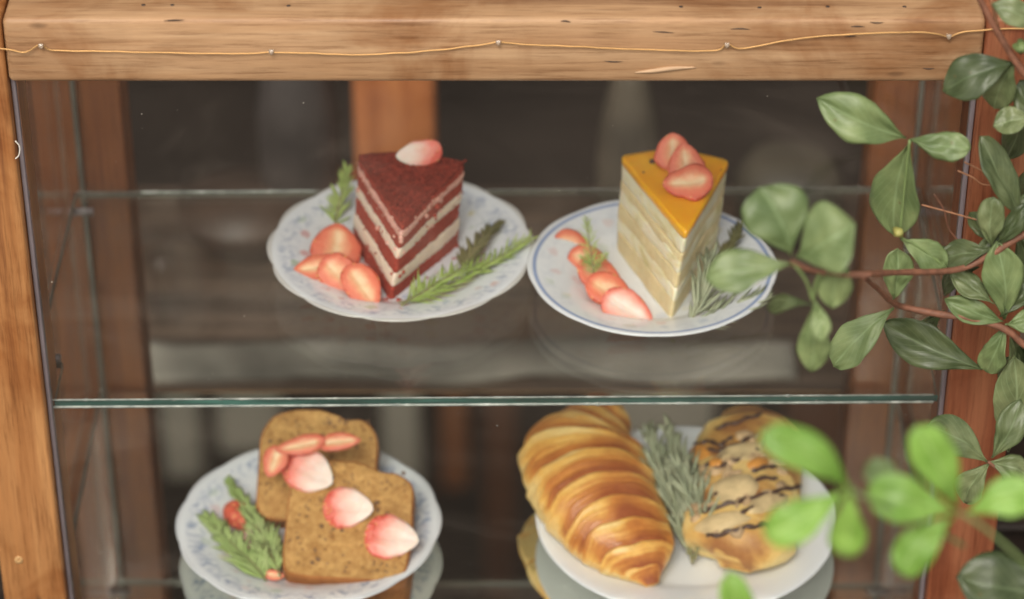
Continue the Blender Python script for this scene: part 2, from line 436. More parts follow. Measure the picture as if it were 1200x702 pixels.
# crate/bench that carries the cabinet
bn = thing('plank_bench', (0, .15, ZF), 'dark plank bench carrying the glass cabinet', 'bench')
for i in range(3): box('plank', -.6, .6, -.06 + i * .14, .075 + i * .14, -.315, -.2805, M_dark, bn, .003)
for sx in (-.55, .55):
    for sy in (-.02, .32): box('leg', sx - .03, sx + .03, sy - .03, sy + .03, ZF, -.316, M_dark, bn, .003)

# chips of wood / raised splinter line on the rail
def splinter():
    pts = [at_y(x, y, FY - .0002) for x, y in ((744, 85), (765, 83), (790, 80), (816, 79))]
    P = spline(pts, 16); rad = [.0012 * math.sin(PI * i / 16) + .0003 for i in range(17)]
    vs, fs = tube_geo(P, rad, 6); mk('split', vs, fs, plain('bare_split_wood', (.5, .33, .2), .7), cab, label='pale split in the front rail')
splinter()
M_nail = plain('rusty_nail', (.05, .03, .022), .6)
for x, y in ((168, 6), (202, 6), (338, 7), (798, 8), (890, 9), (970, 8), (1060, 8)):
    c = at_z(x, y, ZT - .0003); n = 10
    vs = [c + V((math.cos(2 * PI * k / n) * .0014, math.sin(2 * PI * k / n) * .0012, -.0006)) for k in range(n)] + [c + V((math.cos(2 * PI * k / n) * .0012, math.sin(2 * PI * k / n) * .001, .0003)) for k in range(n)]
    mk('nail_head', vs, [list(range(n, 2 * n))] + [[k, (k + 1) % n, n + (k + 1) % n, n + k] for k in range(n)], M_nail, cab)
# pale screw plug low on the left post, a curl of thread higher up
c = at_y(22, 656, FY); n = 14
vs = [c + V((math.cos(2 * PI * k / n) * .0028, q, math.sin(2 * PI * k / n) * .0030)) for q in (.0004, -.0006) for k in range(n)] + [c + V((math.cos(2 * PI * k / n) * .0013, -.0002, math.sin(2 * PI * k / n) * .0014)) for k in range(n)] + [c + V((0, .0002, 0))]
fs = [[k, (k + 1) % n, n + (k + 1) % n, n + k] for k in range(n)] + [[n + k, n + (k + 1) % n, 2 * n + (k + 1) % n, 2 * n + k] for k in range(n)] + [[2 * n + k, 2 * n + (k + 1) % n, 3 * n] for k in range(n)]
mk('screw_plug', vs, fs, plain('pale_plug', (.5, .3, .13), .5), cab)
P = spline([at_y(x, y, FY - .0008) for x, y in ((18, 165), (23, 172), (22, 182), (18, 186))], 16)
vs, fs = tube_geo(P, .0004, 5); tag(mk('loose_thread', vs, fs, plain('white_thread', (.7, .66, .6), .8), base=P[0]), 'short curl of white thread stuck to the left post', 'thread')
# dark scratches and dents in the rail
rg_ = random.Random(5)
for q in range(9):
    x = rg_.uniform(60, 1100); y = rg_.uniform(24, 88); l = rg_.uniform(8, 26)
    P = spline([at_y(x, y, FY + .0001), at_y(x + l * .5, y + rg_.uniform(-1, 1), FY + .0001), at_y(x + l, y + rg_.uniform(-1.5, 1.5), FY + .0001)], 8)
    vs, fs = tube_geo(P, [.00035 * math.sin(PI * i / 8) + .00008 for i in range(9)], 5); mk('scratch', vs, fs, M_nail, cab)

# ------------------------------------------------------------------ string light
wire = thing('string_light', at_y(580, 58, FY), 'thin gold wire of tiny fairy lights strung along the top rail', 'string light')
wp = [(-30, 54), (10, 58), (30, 61), (48, 52), (62, 59), (120, 60), (200, 62), (290, 63), (318, 61), (345, 62), (430, 64), (520, 58), (572, 51), (584, 49), (600, 51), (680, 55), (780, 59), (838, 59), (852, 52), (870, 57), (930, 46), (1000, 40), (1060, 38), (1095, 39), (1112, 43), (1128, 38), (1170, 34), (1230, 33)]
WP = spline([at_y(x, y, FY - .0018) for x, y in wp], 300)
WP = [p + V((0, .0006 * noise.noise(V((p.x * 60, 0, 0))), .0005 * noise.noise(V((p.x * 90, 3, 0))))) for p in WP]
vs, fs = tube_geo(WP, .00045, 6); mk('wire', vs, fs, M_wire, wire)
for x, y in ((48, 54), (318, 61), (584, 50), (852, 53), (1112, 43)):
    c = at_y(x, y, FY - .0022); vs, fs = [], []
    nu, nv = 10, 8
    for i in range(nv + 1):
        t = PI * i / nv
        for k in range(nu):
            a = 2 * PI * k / nu
            vs.append(c + V((math.cos(a) * math.sin(t) * .0017, math.sin(a) * math.sin(t) * .0014, math.cos(t) * .0015 + .0008 * math.sin(t) * math.cos(2 * a))))
    for i in range(nv):
        for k in range(nu): fs.append([i * nu + k, i * nu + (k + 1) % nu, (i + 1) * nu + (k + 1) % nu, (i + 1) * nu + k])
    mk('led_bead', vs, fs, M_bead, wire)

# ------------------------------------------------------------------ plates
def plate_mat(name, Rr, floral=1, blueband=.5, edgeline=(.50, .47, .42), lineblue=0, base=(.80, .83, .87)):
    m, nt, b = mat(name)
    tc = N(nt, 'ShaderNodeTexCoord'); sep = N(nt, 'ShaderNodeSeparateXYZ'); L(nt, tc.outputs['Object'], sep.inputs[0])
    x, y = sep.outputs[0], sep.outputs[1]
    r = math_(nt, 'DIVIDE', math_(nt, 'SQRT', math_(nt, 'ADD', math_(nt, 'MULTIPLY', x, x), math_(nt, 'MULTIPLY', y, y))), Rr)
    ang = math_(nt, 'ARCTAN2', y, x)
    col = None
    n = tex(nt, 'Noise', 26, tc.outputs['Object'], Detail=5)
    base_c = mix(nt, n.outputs[0], tuple(c * .95 for c in base), base)
    c = base_c
    if blueband:
        # scrolling blue ornament near the rim
        w = math_(nt, 'MULTIPLY', math_(nt, 'ADD', math_(nt, 'SINE', math_(nt, 'MULTIPLY', ang, 24)), 1.0), .5)
        band = ramp(nt, [(.76, (0, 0, 0)), (.82, (1, 1, 1)), (.90, (1, 1, 1)), (.94, (0, 0, 0))], r)
        n2 = tex(nt, 'Noise', 210, tc.outputs['Object'], Detail=3)
        nr = ramp(nt, [(.42, (0, 0, 0)), (.6, (1, 1, 1))], n2.outputs[0])
        f = math_(nt, 'MULTIPLY', band.outputs[0], math_(nt, 'MULTIPLY', nr.outputs[0], math_(nt, 'ADD', math_(nt, 'MULTIPLY', w, .6), .4)))
        c = mix(nt, math_(nt, 'MULTIPLY', f, blueband), c, (.23, .30, .48))
    if floral:
        vo = tex(nt, 'Voronoi', 75, tc.outputs['Object'], Randomness=.9)
        zone = ramp(nt, [(.42, (0, 0, 0)), (.5, (1, 1, 1)), (.84, (1, 1, 1)), (.9, (0, 0, 0))], r)
        petal = tex(nt, 'Noise', 330, tc.outputs['Object'], Detail=2)
        d = math_(nt, 'ADD', vo.outputs['Distance'], math_(nt, 'MULTIPLY', math_(nt, 'SUBTRACT', petal.outputs[0], .5), .45))
        spot = ramp(nt, [(.22, (1, 1, 1)), (.38, (0, 0, 0))], d)
        csep = N(nt, 'ShaderNodeSeparateColor'); L(nt, vo.outputs['Color'], csep.inputs[0])
        pick = ramp(nt, [(0, (.62, .22, .2)), (.34, (.25, .36, .6)), (.5, (.68, .58, .18)), (.66, (.32, .45, .25)), (.84, (.7, .38, .3))], csep.outputs[0], 'CONSTANT')
        on = math_(nt, 'GREATER_THAN', csep.outputs[1], .42)
        f = math_(nt, 'MULTIPLY', math_(nt, 'MULTIPLY', spot.outputs[0], zone.outputs[0]), math_(nt, 'MULTIPLY', on, .62 * floral))
        c = mix(nt, f, c, pick.outputs[0])
        # thin stems
        wv = tex(nt, 'Noise', 34, tc.outputs['Object'], Detail=2, Distortion=1.5)
        ln = ramp(nt, [(.485, (0, 0, 0)), (.5, (1, 1, 1)), (.515, (0, 0, 0))], wv.outputs[0])
        c = mix(nt, math_(nt, 'MULTIPLY', math_(nt, 'MULTIPLY', ln.outputs[0], zone.outputs[0]), .35 * floral), c, (.3, .38, .42))
    if edgeline:
        el = ramp(nt, [(.965, (0, 0, 0)), (.98, (1, 1, 1))], r)
        c = mix(nt, math_(nt, 'MULTIPLY', el.outputs[0], .65), c, edgeline)
    if lineblue:
        el = ramp(nt, [(.925, (0, 0, 0)), (.935, (1, 1, 1)), (.955, (1, 1, 1)), (.965, (0, 0, 0))], r)
        c = mix(nt, math_(nt, 'MULTIPLY', el.outputs[0], lineblue), c, (.1, .2, .48))
    L(nt, c, b.inputs['Base Color']); b.inputs['Roughness'].default_value = .16
    b.inputs['Coat Weight'].default_value = .3; b.inputs['Coat Roughness'].default_value = .08
    return m
def plate(c, rad, h, m, label, scal=0, nl=12, tilt=(0, 0), group='dessert plates on the cabinet shelves'):
    """c: centre on the shelf surface; revolved porcelain profile with thickness"""
    prof = [(0, .0038), (.30, .0038), (.52, .0040), (.575, .0052), (.62, .0078), (.70, .0105), (.82, h * .80), (.93, h * .95), (.985, h), (1.0, h * .985),
            (.995, h * .93), (.93, h * .86), (.82, h * .66), (.70, .0070), (.62, .0040), (.56, .0018), (.55, 0.0), (.52, 0.0), (.51, .0014), (.3, .0012), (0, .0012)]
    n = 144; vs, fs = [], []
    tm = Matrix.Rotation(R(tilt[0]), 4, 'X') @ Matrix.Rotation(R(tilt[1]), 4, 'Y')
    rings = []
    for (r, z) in prof:
        if r == 0:
            rings.append([len(vs)]); vs.append(c + (tm @ V((0, 0, z)))); continue
        ring = []
        for k in range(n):
            a = 2 * PI * k / n
            sc = 1 + scal * max(0, (r - .6) / .4) ** 1.5 * (abs(math.cos(a * nl / 2)) ** .9 - .65)
            zz = z + (scal * .012 * max(0, (r - .6) / .4) * math.cos(a * nl))
            ring.append(len(vs)); vs.append(c + (tm @ V((math.cos(a) * r * rad * sc, math.sin(a) * r * rad * sc, zz))))
        rings.append(ring)
    for A, B in zip(rings, rings[1:]):
        if len(A) == 1:
            for k in range(n): fs.append([A[0], B[k], B[(k + 1) % n]])
        elif len(B) == 1:
            for k in range(n): fs.append([A[k], B[0], A[(k + 1) % n]])
        else:
            for k in range(n): fs.append([A[k], B[k], B[(k + 1) % n], A[(k + 1) % n]])
    o = mk('dessert_plate', vs, fs, m, base=c); tag(o, label, 'plate', group)
    return o
Z1 = 0.0; Z2 = ZM
H1 = .017
def pc(x, y, zshelf, h):                    # rim-centre pixel -> plate centre on its shelf
    p = at_z(x, y, zshelf + h); p.z = zshelf + .0003 + (max(0, p.x) * .0073 + .0004 if zshelf == 0 else 0); return p
c1 = pc(470, 288, Z1, .017); c2 = pc(764, 312, Z1, .017)
c3 = pc(362, 612, Z2, .018); c4 = pc(804, 606, Z2, .018)
plate(c1, .0908, .017, plate_mat('porcelain_flowers', .0908, 1.0, .55), 'scalloped white plate with small coloured flowers, under the red cake', .03, 12)
plate(c2, .0842, .017, plate_mat('porcelain_blue_line', .0842, .45, .15, None, .75), 'white plate with a thin blue rim line, under the orange-topped cake', .012, 10)
plate(c3, .0925, .019, plate_mat('porcelain_blue_scroll', .0925, .5, .8, (.6, .62, .66)), 'white plate with blue scrollwork round its rim, under the loaf slices', .016, 12)
plate(c4, .1055, .019, plate_mat('porcelain_plain', .1055, 0, 0, None), 'plain white plate under the croissant', 0, 12)
WZ1 = Z1 + .0045; WZ2 = Z2 + .0045           # surfaces of the wells

# ------------------------------------------------------------------ food materials
def sponge(name, c1_, c2_, hole, scale=260, rough=.85, bs=.9, sss=.15, holes=.3):
    m, nt, b = mat(name); v = coords(nt)
    n = tex(nt, 'Noise', scale, v, Detail=6, Roughness=.7)
    n2 = tex(nt, 'Noise', scale * .18, v, Detail=4)
    vo = tex(nt, 'Voronoi', scale * 1.1, v)
    r = ramp(nt, [(.3, c1_), (.7, c2_)], n.outputs[0])
    c = mix(nt, .5, r.outputs[0], ramp(nt, [(.3, (.7, .66, .62)), (.7, (1.12, 1.1, 1.08))], n2.outputs[0]).outputs[0], 'MULTIPLY')
    hr = ramp(nt, [(.05, (1, 1, 1)), (.28, (0, 0, 0))], vo.outputs['Distance'])
    c = mix(nt, math_(nt, 'MULTIPLY', hr.outputs[0], holes), c, hole)
    L(nt, c, b.inputs['Base Color']); b.inputs['Roughness'].default_value = rough; b.inputs['Specular IOR Level'].default_value = .2
    if sss:
        b.inputs['Subsurface Weight'].default_value = sss; b.inputs['Subsurface Radius'].default_value = (.004, .0015, .001); b.inputs['Subsurface Scale'].default_value = .6
    h = mix(nt, .5, n.outputs[0], vo.outputs['Distance']); bump(nt, b, h, bs, .0016)
    return m
M_red = sponge('red_velvet_crumb', (.30, .036, .024), (.50, .085, .055), (.13, .02, .014))
M_redtop = sponge('red_crumb_dust', (.14, .020, .013), (.42, .065, .042), (.06, .011, .009), 300, bs=1)
M_cream = plain('white_cream', (.88, .72, .58), .5, .3, nscale=120, var=.06, bmp=.5, sss=.2)
M_pinkcream = plain('pink_stained_cream', (.84, .44, .36), .5, .3, nscale=120, var=.25, bmp=.5, sss=.2)
M_pale_sponge = sponge('pale_yellow_sponge', (.74, .60, .32), (.86, .75, .46), (.62, .45, .2), 160, bs=.6)
def swirl_cream():
    m, nt, b = mat('smeared_cream'); v = coords(nt, (1, 1, 1.6), rot=(0, .5, .2))
    n = tex(nt, 'Noise', 38, v, Detail=5, Distortion=1.2)
    r = ramp(nt, [(.32, (.66, .57, .26)), (.45, (.84, .76, .47)), (.58, (.89, .84, .64)), (.74, (.86, .66, .38))], n.outputs[0])
    L(nt, r.outputs[0], b.inputs['Base Color']); b.inputs['Roughness'].default_value = .38
    b.inputs['Subsurface Weight'].default_value = .3; b.inputs['Subsurface Radius'].default_value = (.005, .003, .0015); b.inputs['Subsurface Scale'].default_value = 1
    bump(nt, b, n.outputs[0], .25, .001); return m
M_swirl = swirl_cream()
def glaze():
    m, nt, b = mat('orange_glaze'); v = coords(nt)
    n = tex(nt, 'Noise', 30, v, Detail=3)
    r = ramp(nt, [(.3, (.88, .32, .012)), (.7, (.96, .47, .02))], n.outputs[0])
    L(nt, r.outputs[0], b.inputs['Base Color']); b.inputs['Roughness'].default_value = .3
    b.inputs['Subsurface Weight'].default_value = .6; b.inputs['Subsurface Radius'].default_value = (.01, .005, .0005); b.inputs['Subsurface Scale'].default_value = 1
    b.inputs['Coat Weight'].default_value = .5; b.inputs['Coat Roughness'].default_value = .12; return m
M_glaze = glaze()
M_seed = plain('dark_seed', (.05, .02, .01), .4)
def berry():
    m, nt, b = mat('strawberry'); v = coords(nt)
    at = N(nt, 'ShaderNodeAttribute', attribute_name='rim')
    n = tex(nt, 'Noise', 160, v, Detail=4)
    f = math_(nt, 'ADD', at.outputs['Fac'], math_(nt, 'MULTIPLY', math_(nt, 'SUBTRACT', n.outputs[0], .5), .5))
    r = ramp(nt, [(.0, (.60, .10, .055)), (.15, (.70, .16, .09)), (.40, (.74, .20, .11)), (.68, (.80, .38, .21)), (1, (.84, .62, .38))], f)
    vo = tex(nt, 'Voronoi', 330, v)
    sd_ = ramp(nt, [(.16, (1, 1, 1)), (.28, (0, 0, 0))], vo.outputs['Distance'])
    skin = math_(nt, 'LESS_THAN', at.outputs['Fac'], .12)
    c = mix(nt, math_(nt, 'MULTIPLY', math_(nt, 'MULTIPLY', sd_.outputs[0], skin), .95), r.outputs[0], (.75, .45, .14))
    L(nt, c, b.inputs['Base Color']); b.inputs['Roughness'].default_value = .42
    b.inputs['Subsurface Weight'].default_value = .35; b.inputs['Subsurface Radius'].default_value = (.006, .002, .001); b.inputs['Subsurface Scale'].default_value = .8
    bump(nt, b, mix(nt, skin, n.outputs[0], vo.outputs['Distance']), .8, .0016); return m
M_berry = berry()
def berry_white():
    m = M_berry.copy(); m.name = 'pale_strawberry'
    for n in m.node_tree.nodes:
        if n.type == 'VALTORGB' and len(n.color_ramp.elements) == 5:
            cs = [(.68, .10, .065), (.78, .20, .15), (.82, .36, .29), (.83, .53, .45), (.83, .68, .60)]
            for e, c, p in zip(n.color_ramp.elements, cs, (0, .14, .34, .6, .95)): e.color = (*c, 1); e.position = p
    return m
M_berryw = berry_white()

# ------------------------------------------------------------------ strawberries
def berry_piece(p, axis_px, length, width, n_up=.5, depth=.5, label=None, group=None, m=None, seed=0, cat='strawberry', flat=False, fade=False):
    """p: world centre; axis_px: direction of the tip as seen; length/width metres; n_up mixes 'faces up' with 'faces the viewer'"""
    rng = random.Random(seed)
    n = (V((0, 0, 1)) * n_up + (-FW) * (1 - n_up) + V((rng.uniform(-.15, .15), rng.uniform(-.1, .1), 0))).normalized()
    ax = RT * axis_px[0] - UP * axis_px[1]
    ax = (ax - n * ax.dot(n)).normalized(); sd_ = ax.cross(n).normalized()
    nt_, nb, nf = 20, 14, 12
    vs, fs, rim = [], [], []
    asym = rng.uniform(-.12, .12)
    for i in range(nt_ + 1):
        t = i / nt_
        te = .5 - .5 * math.cos(PI * t)
        r = max(0, (math.sin(PI * te ** .74)) ** .6) * .5 * width * (1 + .10 * noise.noise(V((te * 4, seed * 1.3, 0))))
        z = (te - .5) * length
        endf = min(1, math.sin(PI * te) * 1.6)
        bend = asym * length * (te - .5) ** 2
        for k in range(nb):
            a = PI * k / nb
            if flat: dd = min(1, math.sin(a) * 4) * depth * width * .5 * min(1, math.sin(PI * te) * 2.5)
            else: dd = math.sin(a) * depth * r
            x = math.cos(a) * r
            w = 1 + .10 * noise.noise(V((x * 120 + seed, z * 120, 2)))
            vs.append(p + sd_ * (x * w + bend) + ax * z - n * dd); rim.append(.02 + .75 * max(0, min(1, (te - .45) * 2.4)) if fade else 0.0)
        for k in range(nf):
            s = -1 + 2 * k / nf
            x = s * r
            crease = -.16 * r * math.exp(-(s / .2) ** 2) * math.sin(PI * te)
            f = (1 - abs(s)) * endf
            h = .06 * r * (1 - s * s) + crease
            vs.append(p + sd_ * (x + bend) + ax * z + n * h); rim.append(max(0.0, min(1.0, f * (1.0 if k else 0))) if not fade else max(.03, min(1, (te - .12 + .25 * s * asym * 8) * 1.7)) * min(1, .45 + .9 * (1 - abs(s)) + max(0, te - .4)))
    q = nb + nf
    for i in range(nt_):
        for k in range(q):
            k2 = (k + 1) % q
            fs.append([i * q + k, i * q + k2, (i + 1) * q + k2, (i + 1) * q + k])
    fs.append(list(range(q))[::-1]); fs.append([nt_ * q + k for k in range(q)])
    o = mk('strawberry_slice', vs, fs, m or M_berry, attr={'rim': rim}, base=p)
    tag(o, label, cat, group); return o
def berry_full(p, axis_px, length, width, n_up=.3, label=None, group=None, seed=0):
    rng = random.Random(seed); n = (V((0, 0, 1)) * n_up - FW * (1 - n_up)).normalized()
    ax = RT * axis_px[0] - UP * axis_px[1]; ax = (ax - n * ax.dot(n)).normalized(); sd_ = ax.cross(n).normalized()
    vs, fs = [], []; rim = []; nt_, q = 22, 30
    for i in range(nt_ + 1):
        te = .5 - .5 * math.cos(PI * i / nt_); r = max(.0001, (math.sin(PI * te ** .7)) ** .72 * .5 * width)
        for k in range(q):
            a = 2 * PI * k / q; w = 1 + .22 * noise.noise(V((math.cos(a) * 1.6, math.sin(a) * 1.6, te * 3 + seed))); rim.append(max(0, .30 * noise.noise(V((math.cos(a) * 1.2, math.sin(a), te * 2 + seed * 3))) + .06))
            vs.append(p + (sd_ * math.cos(a) + n * math.sin(a) * .8) * r * w + ax * ((te - .5) * length))
    for i in range(nt_):
        for k in range(q): fs.append([i * q + k, i * q + (k + 1) % q, (i + 1) * q + (k + 1) % q, (i + 1) * q + k])
    o = mk('strawberry_piece', vs, fs, M_berry, attr={'rim': rim}, base=p); tag(o, label, 'strawberry', group); return o

# ------------------------------------------------------------------ cake wedges
def wedge_outline(P, n=40, arc=.10, rc=.05):
    """P = (tip, left, right) 3D corners of one level; dense closed outline, bulging back side, corners softly rounded"""
    tip, l, r = P
    pts = []
    for i in range(n): pts.append(lerp(tip, l, i / n))
    out = (((l + r) / 2) - tip)
    for i in range(n):
        t = i / n; pts.append(lerp(l, r, t) + out * (arc * math.sin(PI * t)))
    for i in range(n): pts.append(lerp(r, tip, i / n))
    # round the corners by smoothing
    for _ in range(5):
        m = len(pts); pts = [(pts[i - 1] + pts[i] * 2 + pts[(i + 1) % m]) / 4 for i in range(m)]
    return pts
def wedge_layer(name, B, T, t0, t1, m, parent, infl=0.0, amp=.0006, freq=260, rows=5, caprings=6, topamp=.0005, label=None, seed=0, wob=.0):
    vs, fs = [], []
    ob, ot = wedge_outline(B), wedge_outline(T)
    n = len(ob)
    def level(t): return [lerp(a, b, t) for a, b in zip(ob, ot)]
    rings = []
    def ring(pts): rings.append(list(range(len(vs), len(vs) + n))); vs.extend(pts)
    cs = lambda pts: sum(pts, V()) / n
    def disp(pts, k, infl_):
        c = cs(pts); o = []
        for i, p in enumerate(pts):
            d = (p - c); d.z = 0; d.normalize()
            w = wob * noise.noise(V((p.x * 40, p.y * 40, t0 * 30 + seed)))
            o.append(p + d * (infl_ + amp * fbm(p * freq + V((seed, 0, 0))) + .0016 * noise.noise(V((p.x * 38, p.y * 38, p.z * 30)))) + V((0, 0, w)))
        return o
    base = level(t0); c0 = cs(base)
    for k in range(caprings, 0, -1): ring([lerp(c0, p, 1 - k / (caprings + 1)) for p in base][:])
    for j in range(rows + 1):
        t = lerp(t0, t1, j / rows)
        e = 1 - abs(2 * j / rows - 1); bulge = infl * (1 if infl < 0 else math.sqrt(max(0, e)) if rows > 1 else 1)
        ring(disp(level(t), j, bulge))
    topl = vs[-n:]; c1_ = cs(topl)
    for k in range(1, caprings + 1):
        pr = []
        for p in topl:
            q = lerp(p, c1_, k / (caprings + 1)); q = q + V((0, 0, topamp * fbm(q * freq * .8 + V((0, seed, 3))))); pr.append(q)
        ring(pr)
    for A, C in zip(rings, rings[1:]):
        for i in range(n): fs.append([A[i], A[(i + 1) % n], C[(i + 1) % n], C[i]])
    fs.append(rings[0][::-1]); fs.append(rings[-1])
    return mk(name, vs, fs, m, parent, label=label)

ck = thing('red_velvet_cake', at_z(470, 310, WZ1), 'red velvet cake wedge with three cream layers on the flowered plate', 'cake')
hz = .0625
B = [at_z(457, 354, WZ1), at_z(413, 280, WZ1), at_z(538, 286, WZ1)]
T = [at_z(473, 263, WZ1 + hz), at_z(418, 181, WZ1 + hz), at_z(546, 189, WZ1 + hz)]
lay = [('sponge_layer', 0, .17, M_red, 0, 0), ('cream_layer', .17, .35, M_cream, .0009, 0), ('sponge_layer', .35, .54, M_red, 0, 0),
       ('cream_layer', .54, .67, M_cream, .0008, 0), ('sponge_layer', .67, .81, M_red, 0, 0), ('cream_layer', .81, .90, M_pinkcream, .0007, 0), ('sponge_layer', .90, .965, M_red, 0, 0)]
for i, (nm, a, b_, m_, inf, _) in enumerate(lay):
    wedge_layer(nm, B, T, a, b_, m_, ck, infl=inf, amp=.0009 if nm[0] == 's' else .0007, seed=i * 3.7, rows=8, wob=.0012 if nm[0] == 'c' else 0)
wedge_layer('crumb_topping', B, T, .965, 1.0, M_redtop, ck, infl=-.0006, amp=.0007, topamp=.0016, caprings=22, rows=3, freq=320, seed=9, label='dark red crumb dusting')
# cream smears and crumbs on the faces and foot
def blobs(name, pts, r, m, parent, seed=0, kind=None, label=None):
    rng = random.Random(seed); vs, fs = [], []
    for p in pts:
        rr = r * rng.uniform(.3, 1.4) * (1 + (rng.random() < .15) * .6); b0 = len(vs); nu, nv = 7, 5
        for i in range(nv + 1):
            t = PI * i / nv
            for k in range(nu):
                a = 2 * PI * k / nu; d = V((math.cos(a) * math.sin(t), math.sin(a) * math.sin(t), math.cos(t)))
                vs.append(p + d * rr * (1 + .4 * noise.noise(d * 2 + V((rng.random() * 3, b0, 0)))))
        for i in range(nv):
            for k in range(nu): fs.append([b0 + i * nu + k, b0 + i * nu + (k + 1) % nu, b0 + (i + 1) * nu + (k + 1) % nu, b0 + (i + 1) * nu + k])
    o = mk(name, vs, fs, m, parent, label=label)
    if kind: o['kind'] = kind
    return o
rng = random.Random(4)
cr = []
for _ in range(34):
    t = rng.random(); s = rng.choice((1, 2)); p = lerp(B[0], B[s], t ** 1.6) + V((rng.gauss(0, .006), -abs(rng.gauss(0, .006)), .0006)); cr.append(p)
blobs('crumb', cr, .0011, M_red, ck, 5, kind='stuff')
fc = []
for _ in range(80):
    s = rng.choice((1, 2)); t = rng.random() ** 1.2; lv = rng.choice((.33, .53, .64, .82, .90, .19, .95)) + rng.gauss(0, .03)
    p = lerp(lerp(B[0], B[s], t), lerp(T[0], T[s], t), lv); out = (T[0] - lerp(T[1], T[2], .5)); out.z = 0; fc.append(p + out.normalized() * .0002)
blobs('face_crumb', fc, .0011, M_red, ck, 8, kind='stuff')
fc = []
for _ in range(60):
    s = rng.choice((1, 2)); t = rng.random() ** 1.6; lv = rng.choice((.86, .9, .8, .6)) + rng.gauss(0, .03)
    p = lerp(lerp(B[0], B[s], t), lerp(T[0], T[s], t), lv); fc.append(p + out.normalized() * .0003)
blobs('cream_smear', fc, .0012, M_pinkcream, ck, 9, kind='stuff')
topn = []
for _ in range(190):
    a, b_ = rng.random(), rng.random()
    if a + b_ > 1: a, b_ = 1 - a, 1 - b_
    topn.append(T[0] + (T[1] - T[0]) * a + (T[2] - T[0]) * b_ + V((0, 0, .0008)))
blobs('top_crumb', topn, .0009, M_redtop, ck, 6, kind='stuff')
# strawberry on top of the red cake
zt = WZ1 + hz
G1 = 'strawberry pieces with the red velvet cake'
berry_piece(at_z(491, 180, zt + .006), (-1, .12), .032, .019, .15, .8, 'small pale strawberry half perched on top of the red cake', G1, M_berryw, 1, fade=True)
# strawberries at left of red cake
berry_piece(at_z(395, 288, WZ1 + .012), (.15, -1), .034, .035, .35, .8, 'broad red strawberry half at the back of the cluster left of the red cake', G1, None, 2)
berry_piece(at_z(370, 313, WZ1 + .012), (-1, .12), .031, .021, .55, .7, 'yellowish strawberry wedge at the left end of the cluster beside the red cake', G1, None, 3)
berry_piece(at_z(399, 322, WZ1 + .011), (.9, .8), .034, .026, .4, .8, 'orange-red strawberry half in the middle of the cluster beside the red cake', G1, None, 4)
berry_piece(at_z(425, 335, WZ1 + .012), (.6, 1), .036, .026, .35, .7, 'bright strawberry half leaning nearest the tip of the red cake', G1, None, 5)

oc = thing('orange_glazed_cake', at_z(785, 330, WZ1), 'pale cream cake wedge with shiny orange glaze on the blue-rimmed plate', 'cake')
hz2 = .0715
B = [at_z(786, 376, WZ1), at_z(720, 290, WZ1), at_z(838, 302, WZ1)]
T = [at_z(804, 274, WZ1 + hz2), at_z(727, 182, WZ1 + hz2), at_z(856, 187, WZ1 + hz2)]
lay = [('sponge_layer', 0, .22, M_pale_sponge), ('cream_layer', .22, .36, M_swirl), ('sponge_layer', .36, .52, M_pale_sponge), ('cream_layer', .52, .66, M_swirl), ('sponge_layer', .66, .76, M_pale_sponge), ('cream_layer', .76, .93, M_swirl)]
for i, (nm, a, b_, m_) in enumerate(lay):
    wedge_layer(nm, B, T, a, b_, m_, oc, infl=.0003, amp=.0005, freq=70, seed=40 + i * 2.3, rows=8, wob=.0025)
wedge_layer('glaze', B, T, .915, 1.0, M_glaze, oc, infl=.0012, amp=.0002, freq=60, topamp=.0003, seed=3, rows=6, caprings=10)
for (x, y) in ((754, 202), (845, 199), (764, 190)):
    blobs('seed', [at_z(x, y, WZ1 + hz2 + .0003)], .0015, M_seed, oc, int(x))
zt = WZ1 + hz2
G2 = 'strawberry pieces with the orange-glazed cake'
berry_piece(at_z(789, 178, zt + .010), (-.1, -1), .026, .026, .1, .5, 'strawberry slice standing at the back on the orange glaze', G2, None, 11)
berry_piece(at_z(804, 193, zt + .009), (-.15, -1), .030, .026, .15, .5, 'middle strawberry slice leaning on the others on the orange glaze', G2, None, 12)
berry_piece(at_z(806, 213, zt + .009), (-1, .1), .034, .026, .45, 1.0, 'plump strawberry half lying nearest the tip on the orange glaze', G2, None, 13)
# fanned slices to the left of the orange cake
fan = [(672, 287, 34, 24, .5), (690, 305, 36, 24, .5), (703, 322, 40, 26, .45), (716, 341, 44, 28, .4), (735, 362, 46, 30, .45)]
names = ['strawberry slice at the far end of the fan beside the orange-topped cake', 'second strawberry slice from the far end of the fan, behind the dill',
         'middle strawberry slice of the fan, below the dill sprig', 'fourth strawberry slice of the fan, just behind the nearest one', 'nearest strawberry slice of the fan, pink-white cut face by the cake tip']
for i, (x, y, l, w, nu) in enumerate(fan):
    p = at_z(x, y, WZ1 + .008); s = pxm(p)
    berry_piece(p, (1, .48 + .04 * i), l * s * 1.42, w * s * 1.55, nu * .8, .5, names[i], G2, M_berryw if i == 4 else None, 20 + i)

